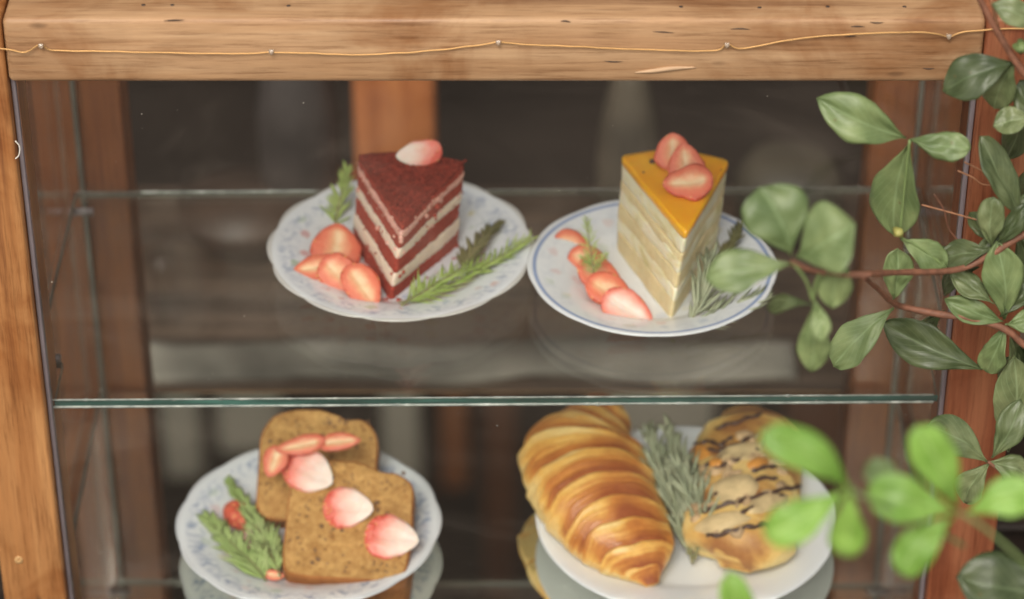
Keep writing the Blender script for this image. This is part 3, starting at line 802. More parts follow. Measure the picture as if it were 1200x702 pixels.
# ------------------------------------------------------------------ loaf slices
M_loaf = sponge('loaf_crumb', (.33, .155, .045), (.66, .40, .145), (.13, .05, .02), 150, bs=1, sss=.05, holes=.85)
M_crust = sponge('loaf_crust', (.26, .09, .025), (.42, .17, .05), (.15, .05, .02), 120, bs=.5, sss=0)
M_raisin = plain('dark_fleck', (.17, .085, .04), .7)
def slab(name, c, u, v, outline, th, label, seed=0):
    """loaf slice: outline is a list of (x,y) metres in the face plane; n points out of the face"""
    n = u.cross(v).normalized()
    root = thing(name, c, label, 'cake slice', 'loaf cake slices on the blue scroll plate')
    m = len(outline); vs, fs, fm = [], [], []
    def P(x, y, d):
        return c + u * x + v * y + n * d
    rings = []
    def ring(pts): rings.append(list(range(len(vs), len(vs) + m))); vs.extend(pts)
    for k in range(5, 0, -1): ring([P(x * (1 - k / 6), y * (1 - k / 6), -th) for x, y in outline])
    ns = 6
    for j in range(ns + 1):
        d = lerp(-th, 0, j / ns); e = 1 - .012 * (abs(2 * j / ns - 1) ** 4)
        ring([P(x * e + .0006 * noise.noise(V((x * 120, y * 120, d * 200 + seed))), y * e + .0008 * noise.noise(V((x * 110, y * 110, d * 190 + 7 + seed))), d) for x, y in outline])
    nfc = 26
    split = (len(rings) - 1) * m
    for k in range(1, nfc + 1):
        f = 1 - k / (nfc + 1)
        ring([P(x * f, y * f, .0005 * (k > 0) + .0010 * fbm(V((x * f * 260, y * f * 260, seed)))) for x, y in outline])
    for ri, (A, C) in enumerate(zip(rings, rings[1:])):
        for i in range(m):
            fs.append([A[i], A[(i + 1) % m], C[(i + 1) % m], C[i]]); fm.append(0 if ri >= 5 + ns + 1 else 1)
    fs.append(rings[0][::-1]); fm.append(0); fs.append(rings[-1]); fm.append(0)
    mk('crumb_slab', vs, fs, [M_loaf, M_crust], root, fm=fm)
    # dark flecks pressed into the face
    rg = random.Random(seed); pts = []
    xs = [p[0] for p in outline]; ys = [p[1] for p in outline]
    while len(pts) < 280:
        x, y = rg.uniform(min(xs), max(xs)) * .88, rg.uniform(min(ys), max(ys)) * .86
        if noise.noise(V((x * 60, y * 60, seed))) > -.15: pts.append(P(x, y, -.0002))
    blobs('fleck', pts, .00085, M_raisin, root, seed, kind='stuff')
    return root
def loaf_outline(w, h, notch=.0, seed=0, n=104):
    pts = []
    for i in range(n):
        a = 2 * PI * i / n
        ca, sa = math.cos(a), math.sin(a)
        e = .22 if sa < 0 else .40
        x = math.copysign(abs(ca) ** e, ca) * w / 2 * (1 - .05 * (sa < 0) * abs(sa)); y = math.copysign(abs(sa) ** e, sa) * h / 2
        y += .004 * max(0, sa) * math.cos(x / w * 5 + .4) - notch * math.exp(-((x - w * .22) / .006) ** 2) * (sa > 0)
        pts.append((x + .0007 * noise.noise(V((x * 80, y * 80, seed))), y + .0010 * noise.noise(V((x * 90, y * 90, seed + 5)))))
    return pts
def slice_frame(center_px, z, tilt_deg, roll):
    c = at_z(center_px[0], center_px[1], z)
    v = V((0, math.cos(R(tilt_deg)), math.sin(R(tilt_deg)))); u = RT.copy()
    q = Matrix.Rotation(R(roll), 4, u.cross(v)); return c, (q @ u).normalized(), (q @ v).normalized()
# back slice
c, u, v = slice_frame((372, 548), WZ2 + .036, 34, -2)
slab('loaf_slice', c, u, v, loaf_outline(.084, .080, .004, 1), .021, 'brown loaf cake slice leaning at the back under red strawberries', 31)
c, u, v = slice_frame((409, 612), WZ2 + .031, 27, -4)
fr_c, fr_u, fr_v = c, u, v
slab('loaf_slice', c, u, v, loaf_outline(.088, .086, .003, 2), .023, 'golden flecked loaf cake slice in front with three pink strawberries on it', 57)
fn = fr_u.cross(fr_v).normalized()
G3 = 'strawberry pieces with the loaf slices'
def on_front(x, y, lift=.005):
    d = ray(x, y); t = (fr_c + fn * lift - CAM).dot(fn) / d.dot(fn); return CAM + d * t
def bp(px, py, ax, lpx, wpx, label, m, seed, lift=.005, n_up=.35, depth=.7):
    p = on_front(px, py, lift); s = pxm(p)
    return berry_piece(p, ax, lpx * s, wpx * s, n_up, depth, label, G3, m, seed, fade=m is not None)
bp(361, 552, (1, .55), 66, 52, 'big pink-white strawberry half at the top left of the front loaf slice', M_berryw, 31)
bp(408, 595, (1, .1), 60, 50, 'red-rimmed strawberry half in the middle of the front loaf slice', M_berryw, 32)
bp(459, 629, (1, .12), 64, 54, 'white-centred strawberry half at the lower right of the front loaf slice', M_berryw, 33)
bp(322, 541, (-.3, 1), 40, 30, 'small red strawberry piece on the left edge of the loaf slices', None, 34, .012)
bp(352, 522, (-1, .25), 60, 24, 'long red strawberry strip on the left of the back loaf slice', None, 35, .014)
bp(398, 517, (1, -.1), 50, 24, 'long red strawberry strip on the right of the back loaf slice', None, 36, .014)
p = at_z(281, 606, WZ2 + .009); berry_full(p, (.7, .8), .028, .019, .5, 'red strawberry piece lying behind the green sprig, left of the loaf slices', G3, 37)
p = at_z(295, 633, WZ2 + .008); berry_piece(p, (.3, 1), .020, .015, .5, .6, 'pale strawberry piece peeping through the green sprig', G3, M_berryw, 38)
p = at_z(322, 674, WZ2 + .006); berry_piece(p, (1, .2), .014, .008, .5, .6, 'tiny red strawberry scrap below the front loaf slice', G3, None, 39)

# ------------------------------------------------------------------ croissant and drizzled pastry
def pastry_mat(name, stops, rough=.35):
    m, nt, b = mat(name); v = coords(nt)
    at = N(nt, 'ShaderNodeAttribute', attribute_name='bake')
    n = tex(nt, 'Noise', 70, v, Detail=6, Roughness=.65)
    n2 = tex(nt, 'Noise', 330, v, Detail=4)
    f = math_(nt, 'ADD', at.outputs['Fac'], math_(nt, 'MULTIPLY', math_(nt, 'SUBTRACT', n.outputs[0], .5), .35), True)
    r = ramp(nt, stops, f); c = mix(nt, .35, r.outputs[0], ramp(nt, [(.35, (.75, .68, .6)), (.6, (1.05, 1.05, 1.05))], n2.outputs[0]).outputs[0], 'MULTIPLY')
    L(nt, c, b.inputs['Base Color']); b.inputs['Roughness'].default_value = rough; b.inputs['Specular IOR Level'].default_value = .4
    b.inputs['Subsurface Weight'].default_value = .08; b.inputs['Subsurface Radius'].default_value = (.004, .002, .001)
    bump(nt, b, mix(nt, .6, n.outputs[0], n2.outputs[0]), .45, .0012); return m
M_crois = pastry_mat('croissant_crust', [(0, (.82, .60, .25)), (.3, (.76, .43, .105)), (.58, (.54, .20, .04)), (1, (.30, .075, .018))])
def croissant(name, spx, widths, z0, ridges, label, m, hfac=.78, skew=.5, seed=0, cat='croissant', amp=.075, nS=150, nP=72, sharp=5):
    """spx: spine pixels with height above well; widths: half-widths px"""
    pts = spline([at_z(x, y, z0 + h) for x, y, h in spx], nS)
    wn_ = len(widths) - 1
    def wid(t):
        u = t * wn_; k = min(int(u), wn_ - 1); f = u - k; f = lerp(f, f * f * (3 - 2 * f), .5); return lerp(widths[k], widths[k + 1], f)
    vs, fs, bk = [], [], []
    base = sum(pts, V()) / len(pts); base.z = z0
    for i, p in enumerate(pts):
        t = i / nS; T = (pts[min(i + 1, nS)] - pts[max(i - 1, 0)]).normalized()
        side = T.cross(V((0, 0, 1))).normalized(); up = side.cross(T).normalized()
        r0 = wid(t) * pxm(p)
        for k in range(nP):
            a = 2 * PI * k / nP
            ph = t * ridges + skew * math.cos(a) * .9 + .55 * math.sin(a) ** 2 * .6 + .30 * noise.noise(V((math.cos(a) * 1.5, math.sin(a) * 1.5, t * 5 + seed)))
            f = ph - math.floor(ph)
            env = min(1, t * 7) * min(1, (1 - t) * 7)
            saw = (1 - f) ** .55 if f < .93 else (1 - .93) ** .55 + (f - .93) / .07 * (1 - (1 - .93) ** .55)
            streak = noise.noise(V((math.cos(a) * 1.3, math.sin(a) * 1.3, ph * 7))) + .6 * noise.noise(V((math.cos(a) * 2.5, math.sin(a) * 2.5, ph * 16))); fine = .014 * streak + .02 * noise.noise(V((math.cos(a) * 4, math.sin(a) * 4, ph * 2.2)))
            rr = r0 * (1 + env * (amp * (saw - .6) * 2 + fine) + .05 * noise.noise(V((math.cos(a) * 1.6 + seed, math.sin(a) * 1.6, t * 6))) )
            ca, sa = math.cos(a), math.sin(a)
            q = p + side * (ca * rr) + up * (sa * rr * hfac)
            rp = ((q.x - c4.x) ** 2 + (q.y - c4.y) ** 2) ** .5 / .1055; zl = z0 + .0002 + max(0, rp - .56) * .045 + (.003 if rp > 1 else 0)
            if q.z < zl: q.z = zl + (zl - q.z) * .12 * (rp > .8)
            vs.append(q)
            top = max(0, sa) ** .6
            b_ = .06 + .85 * top * (f ** 1.3) + .24 * top + .22 * max(0, .45 - t) - .25 * (1 - min(1, (sa + .7)))
            if f > .93: b_ = .3
            bk.append(max(0., min(1., b_ + .22 * streak + .45 * noise.noise(V((ca * 1.5, sa * 1.5, t * 4 + seed * 2))) + (.25 if t < .1 or t > .93 else 0))))
    for i in range(nS):
        for k in range(nP): fs.append([i * nP + k, i * nP + (k + 1) % nP, (i + 1) * nP + (k + 1) % nP, (i + 1) * nP + k])
    fs.append(list(range(nP))[::-1]); fs.append([nS * nP + k for k in range(nP)])
    root = thing(name, base, label, cat)
    body = mk('body', vs, fs, m, root, attr={'bake': bk})
    return root, body, vs, fs
croissant('croissant', [(706, 476, .030), (698, 498, .031), (682, 538, .029), (698, 582, .027), (724, 620, .022), (748, 652, .017), (765, 685, .008)],
          [26, 42, 73, 75, 64, 48, 9], WZ2, 10.5, 'golden brown croissant with curved ridges on the plain white plate', M_crois, .70, .42, 3, amp=.05, nS=300, nP=96)
M_golden = pastry_mat('pale_choux_crust', [(0, (.80, .62, .27)), (.35, (.74, .50, .17)), (.65, (.58, .32, .09)), (1, (.36, .15, .045))], .4)
M_choc = plain('chocolate', (.065, .028, .018), .3, .5, nscale=120, bmp=.1)
M_almond = plain('pale_cream_filling', (.60, .45, .24), .55, .3, nscale=80, var=.2, bmp=.6)
M_flake = plain('toasted_almond', (.50, .34, .19), .5, .3, nscale=60, var=.3)
M_jam = plain('apricot_piece', (.66, .28, .05), .3, .6, nscale=60, var=.2)
root, body, bv, bf = croissant('drizzled_pastry', [(872, 488, .030), (878, 515, .028), (872, 560, .026), (868, 600, .025), (868, 640, .020), (862, 668, .009)],
          [28, 60, 68, 70, 64, 18], WZ2, 4.0, 'flaky pastry with thin chocolate stripes beside the croissant', M_golden, .62, .2, 9, cat='pastry', amp=.03)
bvh = BVHTree.FromPolygons([tuple(v) for v in bv], bf)
def hit(x, y, lift=0.0):
    d = ray(x, y).normalized(); h = bvh.ray_cast(CAM, d)
    return (h[0] + (h[1] if h[1].dot(d) < 0 else -h[1]) * lift) if h[0] else None
stripes = [[(812, 522), (828, 518), (845, 522), (862, 512)], [(838, 503), (860, 497), (880, 490), (895, 484)], [(804, 546), (826, 548), (842, 538), (862, 530), (882, 528), (892, 526)],
           [(836, 552), (850, 545), (870, 536), (885, 530)], [(880, 552), (896, 549), (912, 545)], [(824, 601), (842, 594), (868, 588), (896, 580), (924, 572), (940, 571)],
           [(868, 603), (884, 594), (902, 588), (920, 580)], [(828, 628), (846, 626), (866, 620), (890, 616), (908, 616)], [(826, 530), (846, 528), (868, 520), (890, 508)],
           [(836, 580), (860, 572), (888, 562), (914, 560)]]
for st in stripes:
    pp = []
    for i in range(len(st) - 1):
        for k in range(7):
            t = k / 7; x = lerp(st[i][0], st[i + 1][0], t); y = lerp(st[i][1], st[i + 1][1], t) + 1.2 * math.sin(x * .3)
            h = hit(x, y, .0006)
            if h: pp.append(h)
    if len(pp) > 4:
        rad = [.0017 * (.7 + .5 * abs(math.sin(i * .7 + st[0][0]))) * (1 if 0 < i < len(pp) - 1 else .5) for i in range(len(pp))]
        vs, fs = tube_geo(pp, rad, 7); mk('chocolate_stripe', vs, fs, M_choc, root)
def patch(name, px, py, w, h, m, th=.002, seed=0, rot=0):
    """irregular patch draped on the pastry"""
    vs, fs = [], []; nr, na = 7, 22; c0 = hit(px, py, th)
    if not c0: return
    vs.append(c0)
    for r in range(1, nr + 1):
        for k in range(na):
            a = 2 * PI * k / na; f = r / nr; wob = 1 + .22 * noise.noise(V((math.cos(a) * 1.5, math.sin(a) * 1.5, seed)))
            dx, dy = math.cos(a) * w * f * wob, math.sin(a) * h * f * wob
            x = px + dx * math.cos(rot) - dy * math.sin(rot); y = py + dx * math.sin(rot) + dy * math.cos(rot)
            q = hit(x, y, th * (1 - f ** 3) + .0006 * noise.noise(V((x * .2, y * .2, seed))) - .0004 * (f == 1))
            vs.append(q if q else vs[-1].copy())
    for k in range(na): fs.append([0, 1 + k, 1 + (k + 1) % na])
    for r in range(nr - 1):
        for k in range(na): fs.append([1 + r * na + k, 1 + (r + 1) * na + k, 1 + (r + 1) * na + (k + 1) % na, 1 + r * na + (k + 1) % na])
    return mk(name, vs, fs, m, root)
patch('cream_patch', 862, 572, 30, 17, M_almond, .004, 1, -.2)
patch('cream_patch', 846, 612, 34, 12, M_almond, .003, 2, -.25)
patch('cream_patch', 868, 530, 34, 10, M_almond, .003, 6, -.25)
patch('cream_patch', 900, 590, 26, 12, M_almond, .003, 7, -.25)
fr = random.Random(12)
for q in range(34):
    patch('almond_flake', fr.uniform(812, 925), fr.uniform(508, 628), fr.uniform(6, 12), fr.uniform(3, 6), M_flake, .0022, 50 + q, fr.uniform(-1.2, .6))
patch('apricot_piece', 819, 531, 15, 9, M_jam, .003, 3, -.2)
patch('apricot_piece', 839, 543, 9, 6, M_jam, .003, 4)
patch('apricot_piece', 888, 543, 15, 7, M_jam, .003, 5, -.3)

# ------------------------------------------------------------------ herbs
def green(name, a, b_, rough=.5, trans=.25):
    m, nt, p = mat(name); n = tex(nt, 'Noise', 60, coords(nt), Detail=4)
    r = ramp(nt, [(.3, a), (.7, b_)], n.outputs[0]); L(nt, r.outputs[0], p.inputs['Base Color']); p.inputs['Roughness'].default_value = rough
    if trans:
        tl = N(nt, 'ShaderNodeBsdfTranslucent'); L(nt, r.outputs[0], tl.inputs[0]); mx = N(nt, 'ShaderNodeMixShader'); mx.inputs[0].default_value = trans
        out = nt.nodes['Material Output']; L(nt, p.outputs[0], mx.inputs[1]); L(nt, tl.outputs[0], mx.inputs[2]); L(nt, mx.outputs[0], out.inputs['Surface'])
    return m
M_rosem = green('rosemary_needle', (.34, .40, .25), (.56, .60, .42))
M_dill = green('feathery_green', (.36, .52, .10), (.58, .72, .24))
M_fern = green('fern_green', (.34, .50, .14), (.54, .66, .28))
M_olive = green('dry_olive', (.13, .14, .05), (.28, .26, .10))
M_stemg = green('herb_stem', (.16, .17, .07), (.27, .24, .11), trans=0)
def needle(vs, fs, p, d, l, w, nrm):
    b0 = len(vs); s = d.cross(nrm).normalized(); n_ = s.cross(d).normalized()
    for t, ww in ((0, .35), (.3, 1), (.7, .85)):
        q = p + d * l * t + n_ * (l * .12 * t * t)
        vs += [q + s * w * ww * .5, q + n_ * w * .28 * ww, q - s * w * ww * .5, q - n_ * w * .15 * ww]
    vs.append(p + d * l + n_ * l * .10)
    for r in range(2):
        for k in range(4): fs.append([b0 + r * 4 + k, b0 + r * 4 + (k + 1) % 4, b0 + r * 4 + 4 + (k + 1) % 4, b0 + r * 4 + 4 + k])
    for k in range(4): fs.append([b0 + 8 + k, b0 + 8 + (k + 1) % 4, b0 + 12])
def sprig(name, path, label, cat, group, m, nlen, nw, count, ang=40, flat=0.0, seed=0, stem_r=.0009, taper=.6, branches=()):
    if m is M_dill: nw *= .6; count = int(count * .75); nlen *= 1.05; ang *= 1.5; flat *= .5
    rg = random.Random(seed); P = spline(path, 50); root = thing(name, P[0], label, cat, group)
    paths = [(P, 1.0)]
    for (t0, d3, l) in branches:
        b0 = P[int(t0 * 50)]; d3 = V(d3); paths.append((spline([b0, b0 + d3 * l * .5, b0 + d3 * l + V((0, 0, .002))], 24), .7))
    sv, sf, nv, nf = [], [], [], []
    for PP, sc in paths:
        m_ = len(PP) - 1
        a, b_ = tube_geo(PP, [stem_r * sc * (1 - .6 * i / m_) for i in range(m_ + 1)], 6, len(sv)); sv += a; sf += b_
        cnt = int(count * sc)
        for i in range(cnt):
            t = .08 + .92 * i / cnt; k = min(int(t * m_), m_ - 1); p = lerp(PP[k], PP[k + 1], t * m_ - k); T_ = (PP[min(k + 2, m_)] - PP[max(k - 1, 0)]).normalized()
            s = T_.cross(V((0, 0, 1)))
            if s.length < .2: s = T_.cross(V((0, 1, 0)))
            s.normalize(); u_ = s.cross(T_).normalized()
            for side in (0, 1):
                a_ = (side * PI + i * (0 if flat else 2.4) + rg.gauss(0, .35))
                rad = s * math.cos(a_) + u_ * math.sin(a_) * (1 - flat)
                if flat: rad += u_ * .35 * rg.random()
                an = R(ang * rg.uniform(.45, 1.5) * (1 - .4 * t))
                d = (T_ * math.cos(an) + rad.normalized() * math.sin(an)).normalized()
                l = nlen * sc * (1 - taper * t ** 2) * rg.uniform(.75, 1.15) * min(1, .5 + t * 3)
                needle(nv, nf, p, d, l, nw * rg.uniform(.8, 1.2), u_)
    mk('stem', sv, sf, M_stemg, root); o = mk('leaves', nv, nf, m, root); o['kind'] = 'stuff'
    return root
def pz(x, y, h): return at_z(x, y, WZ1 + h)
def pz2(x, y, h): return at_z(x, y, WZ2 + h)
# red cake plate
sprig('feathery_sprig', [pz(466, 356, .004), pz(500, 345, .006), pz(540, 328, .008), pz(585, 302, .012), pz(622, 279, .018)], 'bright green feathery sprig lying across the right rim of the flowered plate', 'herb sprig', None, M_dill, .019, .0022, 70, 32, .75, 3, .0010)
sprig('feathery_sprig', [pz(470, 358, .008), pz(500, 340, .011), pz(530, 322, .012), pz(560, 313, .010), pz(600, 300, .010)], 'thick tuft of green sprig nearest the tip of the red cake', 'herb sprig', None, M_dill, .016, .0022, 64, 30, .5, 13, .0010)
sprig('dried_sprig', [pz(538, 318, .004), pz(552, 298, .009), pz(568, 278, .012), pz(586, 262, .013)], 'dull olive dried sprig behind the green one on the flowered plate', 'herb sprig', None, M_olive, .014, .0022, 46, 40, .2, 4, .0012)
sprig('feathery_sprig', [pz(392, 268, .004), pz(396, 245, .010), pz(402, 222, .022), pz(407, 198, .036)], 'upright green sprig standing behind the left side of the red cake', 'herb sprig', None, M_dill, .017, .0026, 50, 26, .3, 5, .0011)
# orange cake plate
sprig('dill_sprig', [pz(696, 325, .014), pz(694, 305, .020), pz(690, 280, .028), pz(687, 254, .034)], 'small upright green sprig standing in the fanned strawberry slices', 'herb sprig', None, M_dill, .010, .0014, 34, 42, .3, 6, .0007, branches=((.2, (.5, .1, .4), .02), (.25, (-.6, .1, .3), .014)))
sprig('rosemary_sprig', [pz(806, 384, .004), pz(818, 362, .010), pz(828, 335, .018), pz(834, 302, .026)], 'grey-green rosemary sprig upright beside the orange-topped cake', 'herb sprig', None, M_rosem, .034, .0024, 26, 32, 0, 7, .0010)
sprig('rosemary_sprig', [pz(806, 384, .003), pz(830, 376, .005), pz(858, 366, .007), pz(895, 352, .010)], 'rosemary sprig lying towards the right rim of the blue-rimmed plate', 'herb sprig', None, M_rosem, .034, .0024, 26, 30, .2, 8, .0010)
sprig('rosemary_sprig', [pz(826, 330, .004), pz(845, 305, .012), pz(858, 285, .016), pz(868, 262, .022)], 'darker rosemary tuft standing behind the right side of the orange-topped cake', 'herb sprig', None, M_olive, .016, .0018, 24, 36, .1, 9, .0010)
blobs('herb_leaf', [at_z(789, 381, WZ1 + .0022)], .0032, M_dill, oc, 3)
# loaf plate
sprig('feathery_sprig', [pz2(329, 676, .006), pz2(318, 650, .010), pz2(300, 615, .014), pz2(268, 564, .018)], 'long green feathery sprig beside the front loaf slice', 'herb sprig', None, M_fern, .022, .0030, 56, 34, .7, 10, .0011)
sprig('feathery_sprig', [pz2(312, 682, .004), pz2(300, 664, .007), pz2(275, 640, .009), pz2(242, 607, .012)], 'wider green sprig on the left part of the loaf plate', 'herb sprig', None, M_fern, .024, .0030, 52, 42, .7, 11, .0011)
# rosemary between the croissant and the drizzled pastry
k = 0
for pth, lb in (([(812, 660, .006), (800, 610, .022), (776, 560, .036), (762, 505, .045)], 'rosemary stem nearest the croissant'),
               ([(806, 650, .010), (810, 610, .026), (800, 560, .040), (782, 500, .050)], 'rosemary stem in the middle of the bunch between croissant and striped pastry'),
               ([(814, 655, .008), (824, 612, .030), (812, 580, .040), (796, 548, .044)], 'short rosemary stem nearest the striped pastry')):
    sprig('rosemary_sprig', [pz2(*q) for q in pth], lb, 'herb sprig', 'rosemary between the croissant and the pastry', M_rosem, .036, .0030, 46, 32, 0, 14 + k, .0013); k += 1

# ------------------------------------------------------------------ foliage
def leaf_mat(name, a, b_, vein, rough=.36, trans=.26, mott=.8):
    m, nt, p = mat(name)
    tc = N(nt, 'ShaderNodeTexCoord'); sep = N(nt, 'ShaderNodeSeparateXYZ'); L(nt, tc.outputs['UV'], sep.inputs[0])
    u, v = sep.outputs[0], sep.outputs[1]                      # u across -1..1 mapped 0..1, v along
    n = tex(nt, 'Noise', 55, tc.outputs['Object'], Detail=6, Roughness=.6)
    r = ramp(nt, [(.32, a), (.68, b_)], n.outputs[0])
    au = math_(nt, 'ABSOLUTE', math_(nt, 'SUBTRACT', u, .5))
    mid = ramp(nt, [(.012, (1, 1, 1)), (.035, (0, 0, 0))], au)
    sv = math_(nt, 'SINE', math_(nt, 'ADD', math_(nt, 'MULTIPLY', v, 48), math_(nt, 'MULTIPLY', au, -46)))
    svr = ramp(nt, [(.80, (0, 0, 0)), (1, (1, 1, 1))], sv)
    f = math_(nt, 'MAXIMUM', math_(nt, 'MULTIPLY', mid.outputs[0], .8), math_(nt, 'MULTIPLY', svr.outputs[0], .38))
    c = mix(nt, f, r.outputs[0], vein)
    n3 = tex(nt, 'Noise', 14, tc.outputs['Object'], Detail=3)
    c = mix(nt, mott, c, ramp(nt, [(.35, (.58, .62, .55)), (.65, (1.2, 1.16, 1.12))], n3.outputs[0]).outputs[0], 'MULTIPLY')
    sp = tex(nt, 'Voronoi', 120, tc.outputs['Object']); sc_ = N(nt, 'ShaderNodeSeparateColor'); L(nt, sp.outputs['Color'], sc_.inputs[0])
    spf = math_(nt, 'MULTIPLY', ramp(nt, [(.06, (1, 1, 1)), (.16, (0, 0, 0))], sp.outputs['Distance']).outputs[0], math_(nt, 'GREATER_THAN', sc_.outputs[0], .8))
    c = mix(nt, math_(nt, 'MULTIPLY', spf, .6), c, (.16, .11, .04))
    L(nt, c, p.inputs['Base Color']); p.inputs['Roughness'].default_value = rough; p.inputs['Specular IOR Level'].default_value = .5
    tl = N(nt, 'ShaderNodeBsdfTranslucent'); L(nt, c, tl.inputs[0]); mx = N(nt, 'ShaderNodeMixShader'); mx.inputs[0].default_value = trans
    out = nt.nodes['Material Output']; L(nt, p.outputs[0], mx.inputs[1]); L(nt, tl.outputs[0], mx.inputs[2]); L(nt, mx.outputs[0], out.inputs['Surface'])
    h = math_(nt, 'ADD', math_(nt, 'MULTIPLY', n.outputs[0], .5), math_(nt, 'MULTIPLY', f, -.5)); bump(nt, p, h, .3, .0008)
    return m
M_leaf = leaf_mat('leaf_grey_green', (.125, .165, .07), (.245, .285, .14), (.27, .34, .18))
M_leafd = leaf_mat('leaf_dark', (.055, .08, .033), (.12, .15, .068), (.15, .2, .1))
M_leafl = leaf_mat('leaf_lime', (.20, .40, .055), (.32, .54, .11), (.46, .64, .22), .4, .3, .6)
M_leafm = leaf_mat('leaf_mid', (.155, .225, .09), (.27, .34, .15), (.3, .4, .2), .42, .25)
M_bark = plain('twig_bark', (.20, .085, .05), .6, nscale=150, var=.35, bmp=.8)
M_barkl = plain('thin_twig', (.36, .17, .09), .6, nscale=150, var=.25, bmp=.5)
M_stemgr = plain('green_stem', (.16, .22, .08), .5, nscale=100)
def leaf(bx, by, tx, ty, w, Y, dY=0.0, m=None, parent=None, fold=.22, curl=.12, turn=0.0, notch=0.0, seed=0, widest=.62, label=None):
    """obovate leaf from base pixel to tip pixel at depth Y (tip at Y+dY); w = width px; turn rolls it about its midrib"""
    rg = random.Random(seed * 13 + int(bx))
    b0 = at_y(bx, by, Y); t0 = at_y(tx, ty, Y + dY)
    d = t0 - b0; Ln = d.length; d.normalize()
    view = (CAM - (b0 + t0) / 2).normalized()
    n = (view + V((0, 0, .25))); n = (n - d * n.dot(d)).normalized()
    n = (Matrix.Rotation(R(turn), 4, d) @ n).normalized(); s = d.cross(n).normalized()
    point = rg.random() < .6 and m is not M_leafl; curl += rg.uniform(-.05, .5); fold *= rg.uniform(.6, 2.0)
    W = w * 1.10 * pxm((b0 + t0) / 2) / max(.5, math.cos(R(turn)))
    nl, nw = 22, 12; vs, fs, uv = [], [], []
    bx_ = rg.uniform(-.06, .06)
    pk = math.log(.5) / math.log(widest)
    for i in range(nl + 1):
        t = i / nl; te = t
        f = max(0, math.sin(PI * te ** pk)) ** .80
        if te > widest: f = max(0, 1 - ((te - widest) / (1 - widest)) ** (1.9 if point else 2.3)) ** (.8 if point else .5)
        f = max(f, .035 if t < .2 else .0)
        for j in range(nw + 1):
            q = j / nw * 2 - 1
            x = q * f * W / 2 * (1 + .10 * noise.noise(V((t * 6, q, seed + bx))))
            z = fold * abs(x) - curl * Ln * (t - .45) ** 2 * 1.0 - .9 * x * x / max(W, .001) * .5 + .0026 * noise.noise(V((t * 4, q * 2.2, seed + by * .1)))
            y = t * Ln - notch * Ln * (1 - abs(q)) ** 2 * (t ** 8)
            if t > .8: y += -.02 * Ln * q * q * 0
            vs.append(b0 + d * y + s * (x + bx_ * Ln * math.sin(PI * t)) + n * z); uv.append((j / nw, t))
    k = nw + 1
    for i in range(nl):
        for j in range(nw): fs.append([i * k + j, i * k + j + 1, (i + 1) * k + j + 1, (i + 1) * k + j])
    o = mk('leaf', vs, fs, m or M_leaf, parent, uv=uv, label=label)
    md = o.modifiers.new('thick', 'SOLIDIFY'); md.thickness = .00035
    return o
def twig(pts, Y, r, m, parent, name='twig', n=40):
    P = spline([at_y(x, y, Y if not isinstance(Y, (list, tuple)) else Y[i]) for i, (x, y) in enumerate(pts)], n)
    rr = [.75 * (r[0] + (r[1] - r[0]) * i / n) + .12 * r[0] * noise.noise(P[i] * 120) for i in range(n + 1)]
    vs, fs = tube_geo(P, rr, 9); return mk(name, vs, fs, m, parent)

# upper right branch (in focus, close to the right post)
Y0 = -.075
br = thing('shrub_branch', at_y(1240, 120, Y0), 'grey-green leafy branch hanging down at the upper right over the post', 'branch', 'shrub branches reaching in from the right')
twig([(1138, -20), (1156, 14), (1168, 36), (1180, 56), (1190, 72), (1206, 92), (1240, 120)], Y0, (.0022, .0030), M_bark, br)
twig([(1158, -20), (1164, 10), (1172, 40), (1184, 62)], Y0 + .006, (.0012, .0016), M_barkl, br)
L1 = [(1188, 70, 1102, 103, 50, 0, M_leafd, 8), (1189, 72, 1163, 132, 36, .01, M_leaf, -10), (1212, 138, 1164, 147, 32, 0, M_leaf, 10), (1204, 262, 1155, 160, 34, .01, M_leafd, 30), (1225, 30, 1166, 4, 30, 0, M_leaf, 0), (1236, 160, 1196, 96, 34, .01, M_leafd, -10)]
for i, (a, b_, c_, d_, w, dy, m_, tn) in enumerate(L1): leaf(a, b_, c_, d_, w, Y0, dy, m_, br, turn=tn, seed=i)
vs, fs = tube_geo([at_y(1196, 48, Y0), at_y(1196, 54, Y0 - .004), at_y(1196, 60, Y0)], [.002, .0048, .002], 12); mk('bud', vs, fs, M_stemgr, br)
for i, (a, b_, c_, d_, w, dy, m_, tn) in enumerate([(1206, 92, 1176, 190, 34, .02, M_leafd, 20), (1215, 100, 1212, 170, 40, .02, M_leaf, -20), (1210, 90, 1232, 40, 40, .01, M_leaf, 0), (1230, 190, 1192, 236, 34, .02, M_leafd, 10)]):
    leaf(a, b_, c_, d_, w, Y0 + .015, dy, m_, br, turn=tn, seed=130 + i)
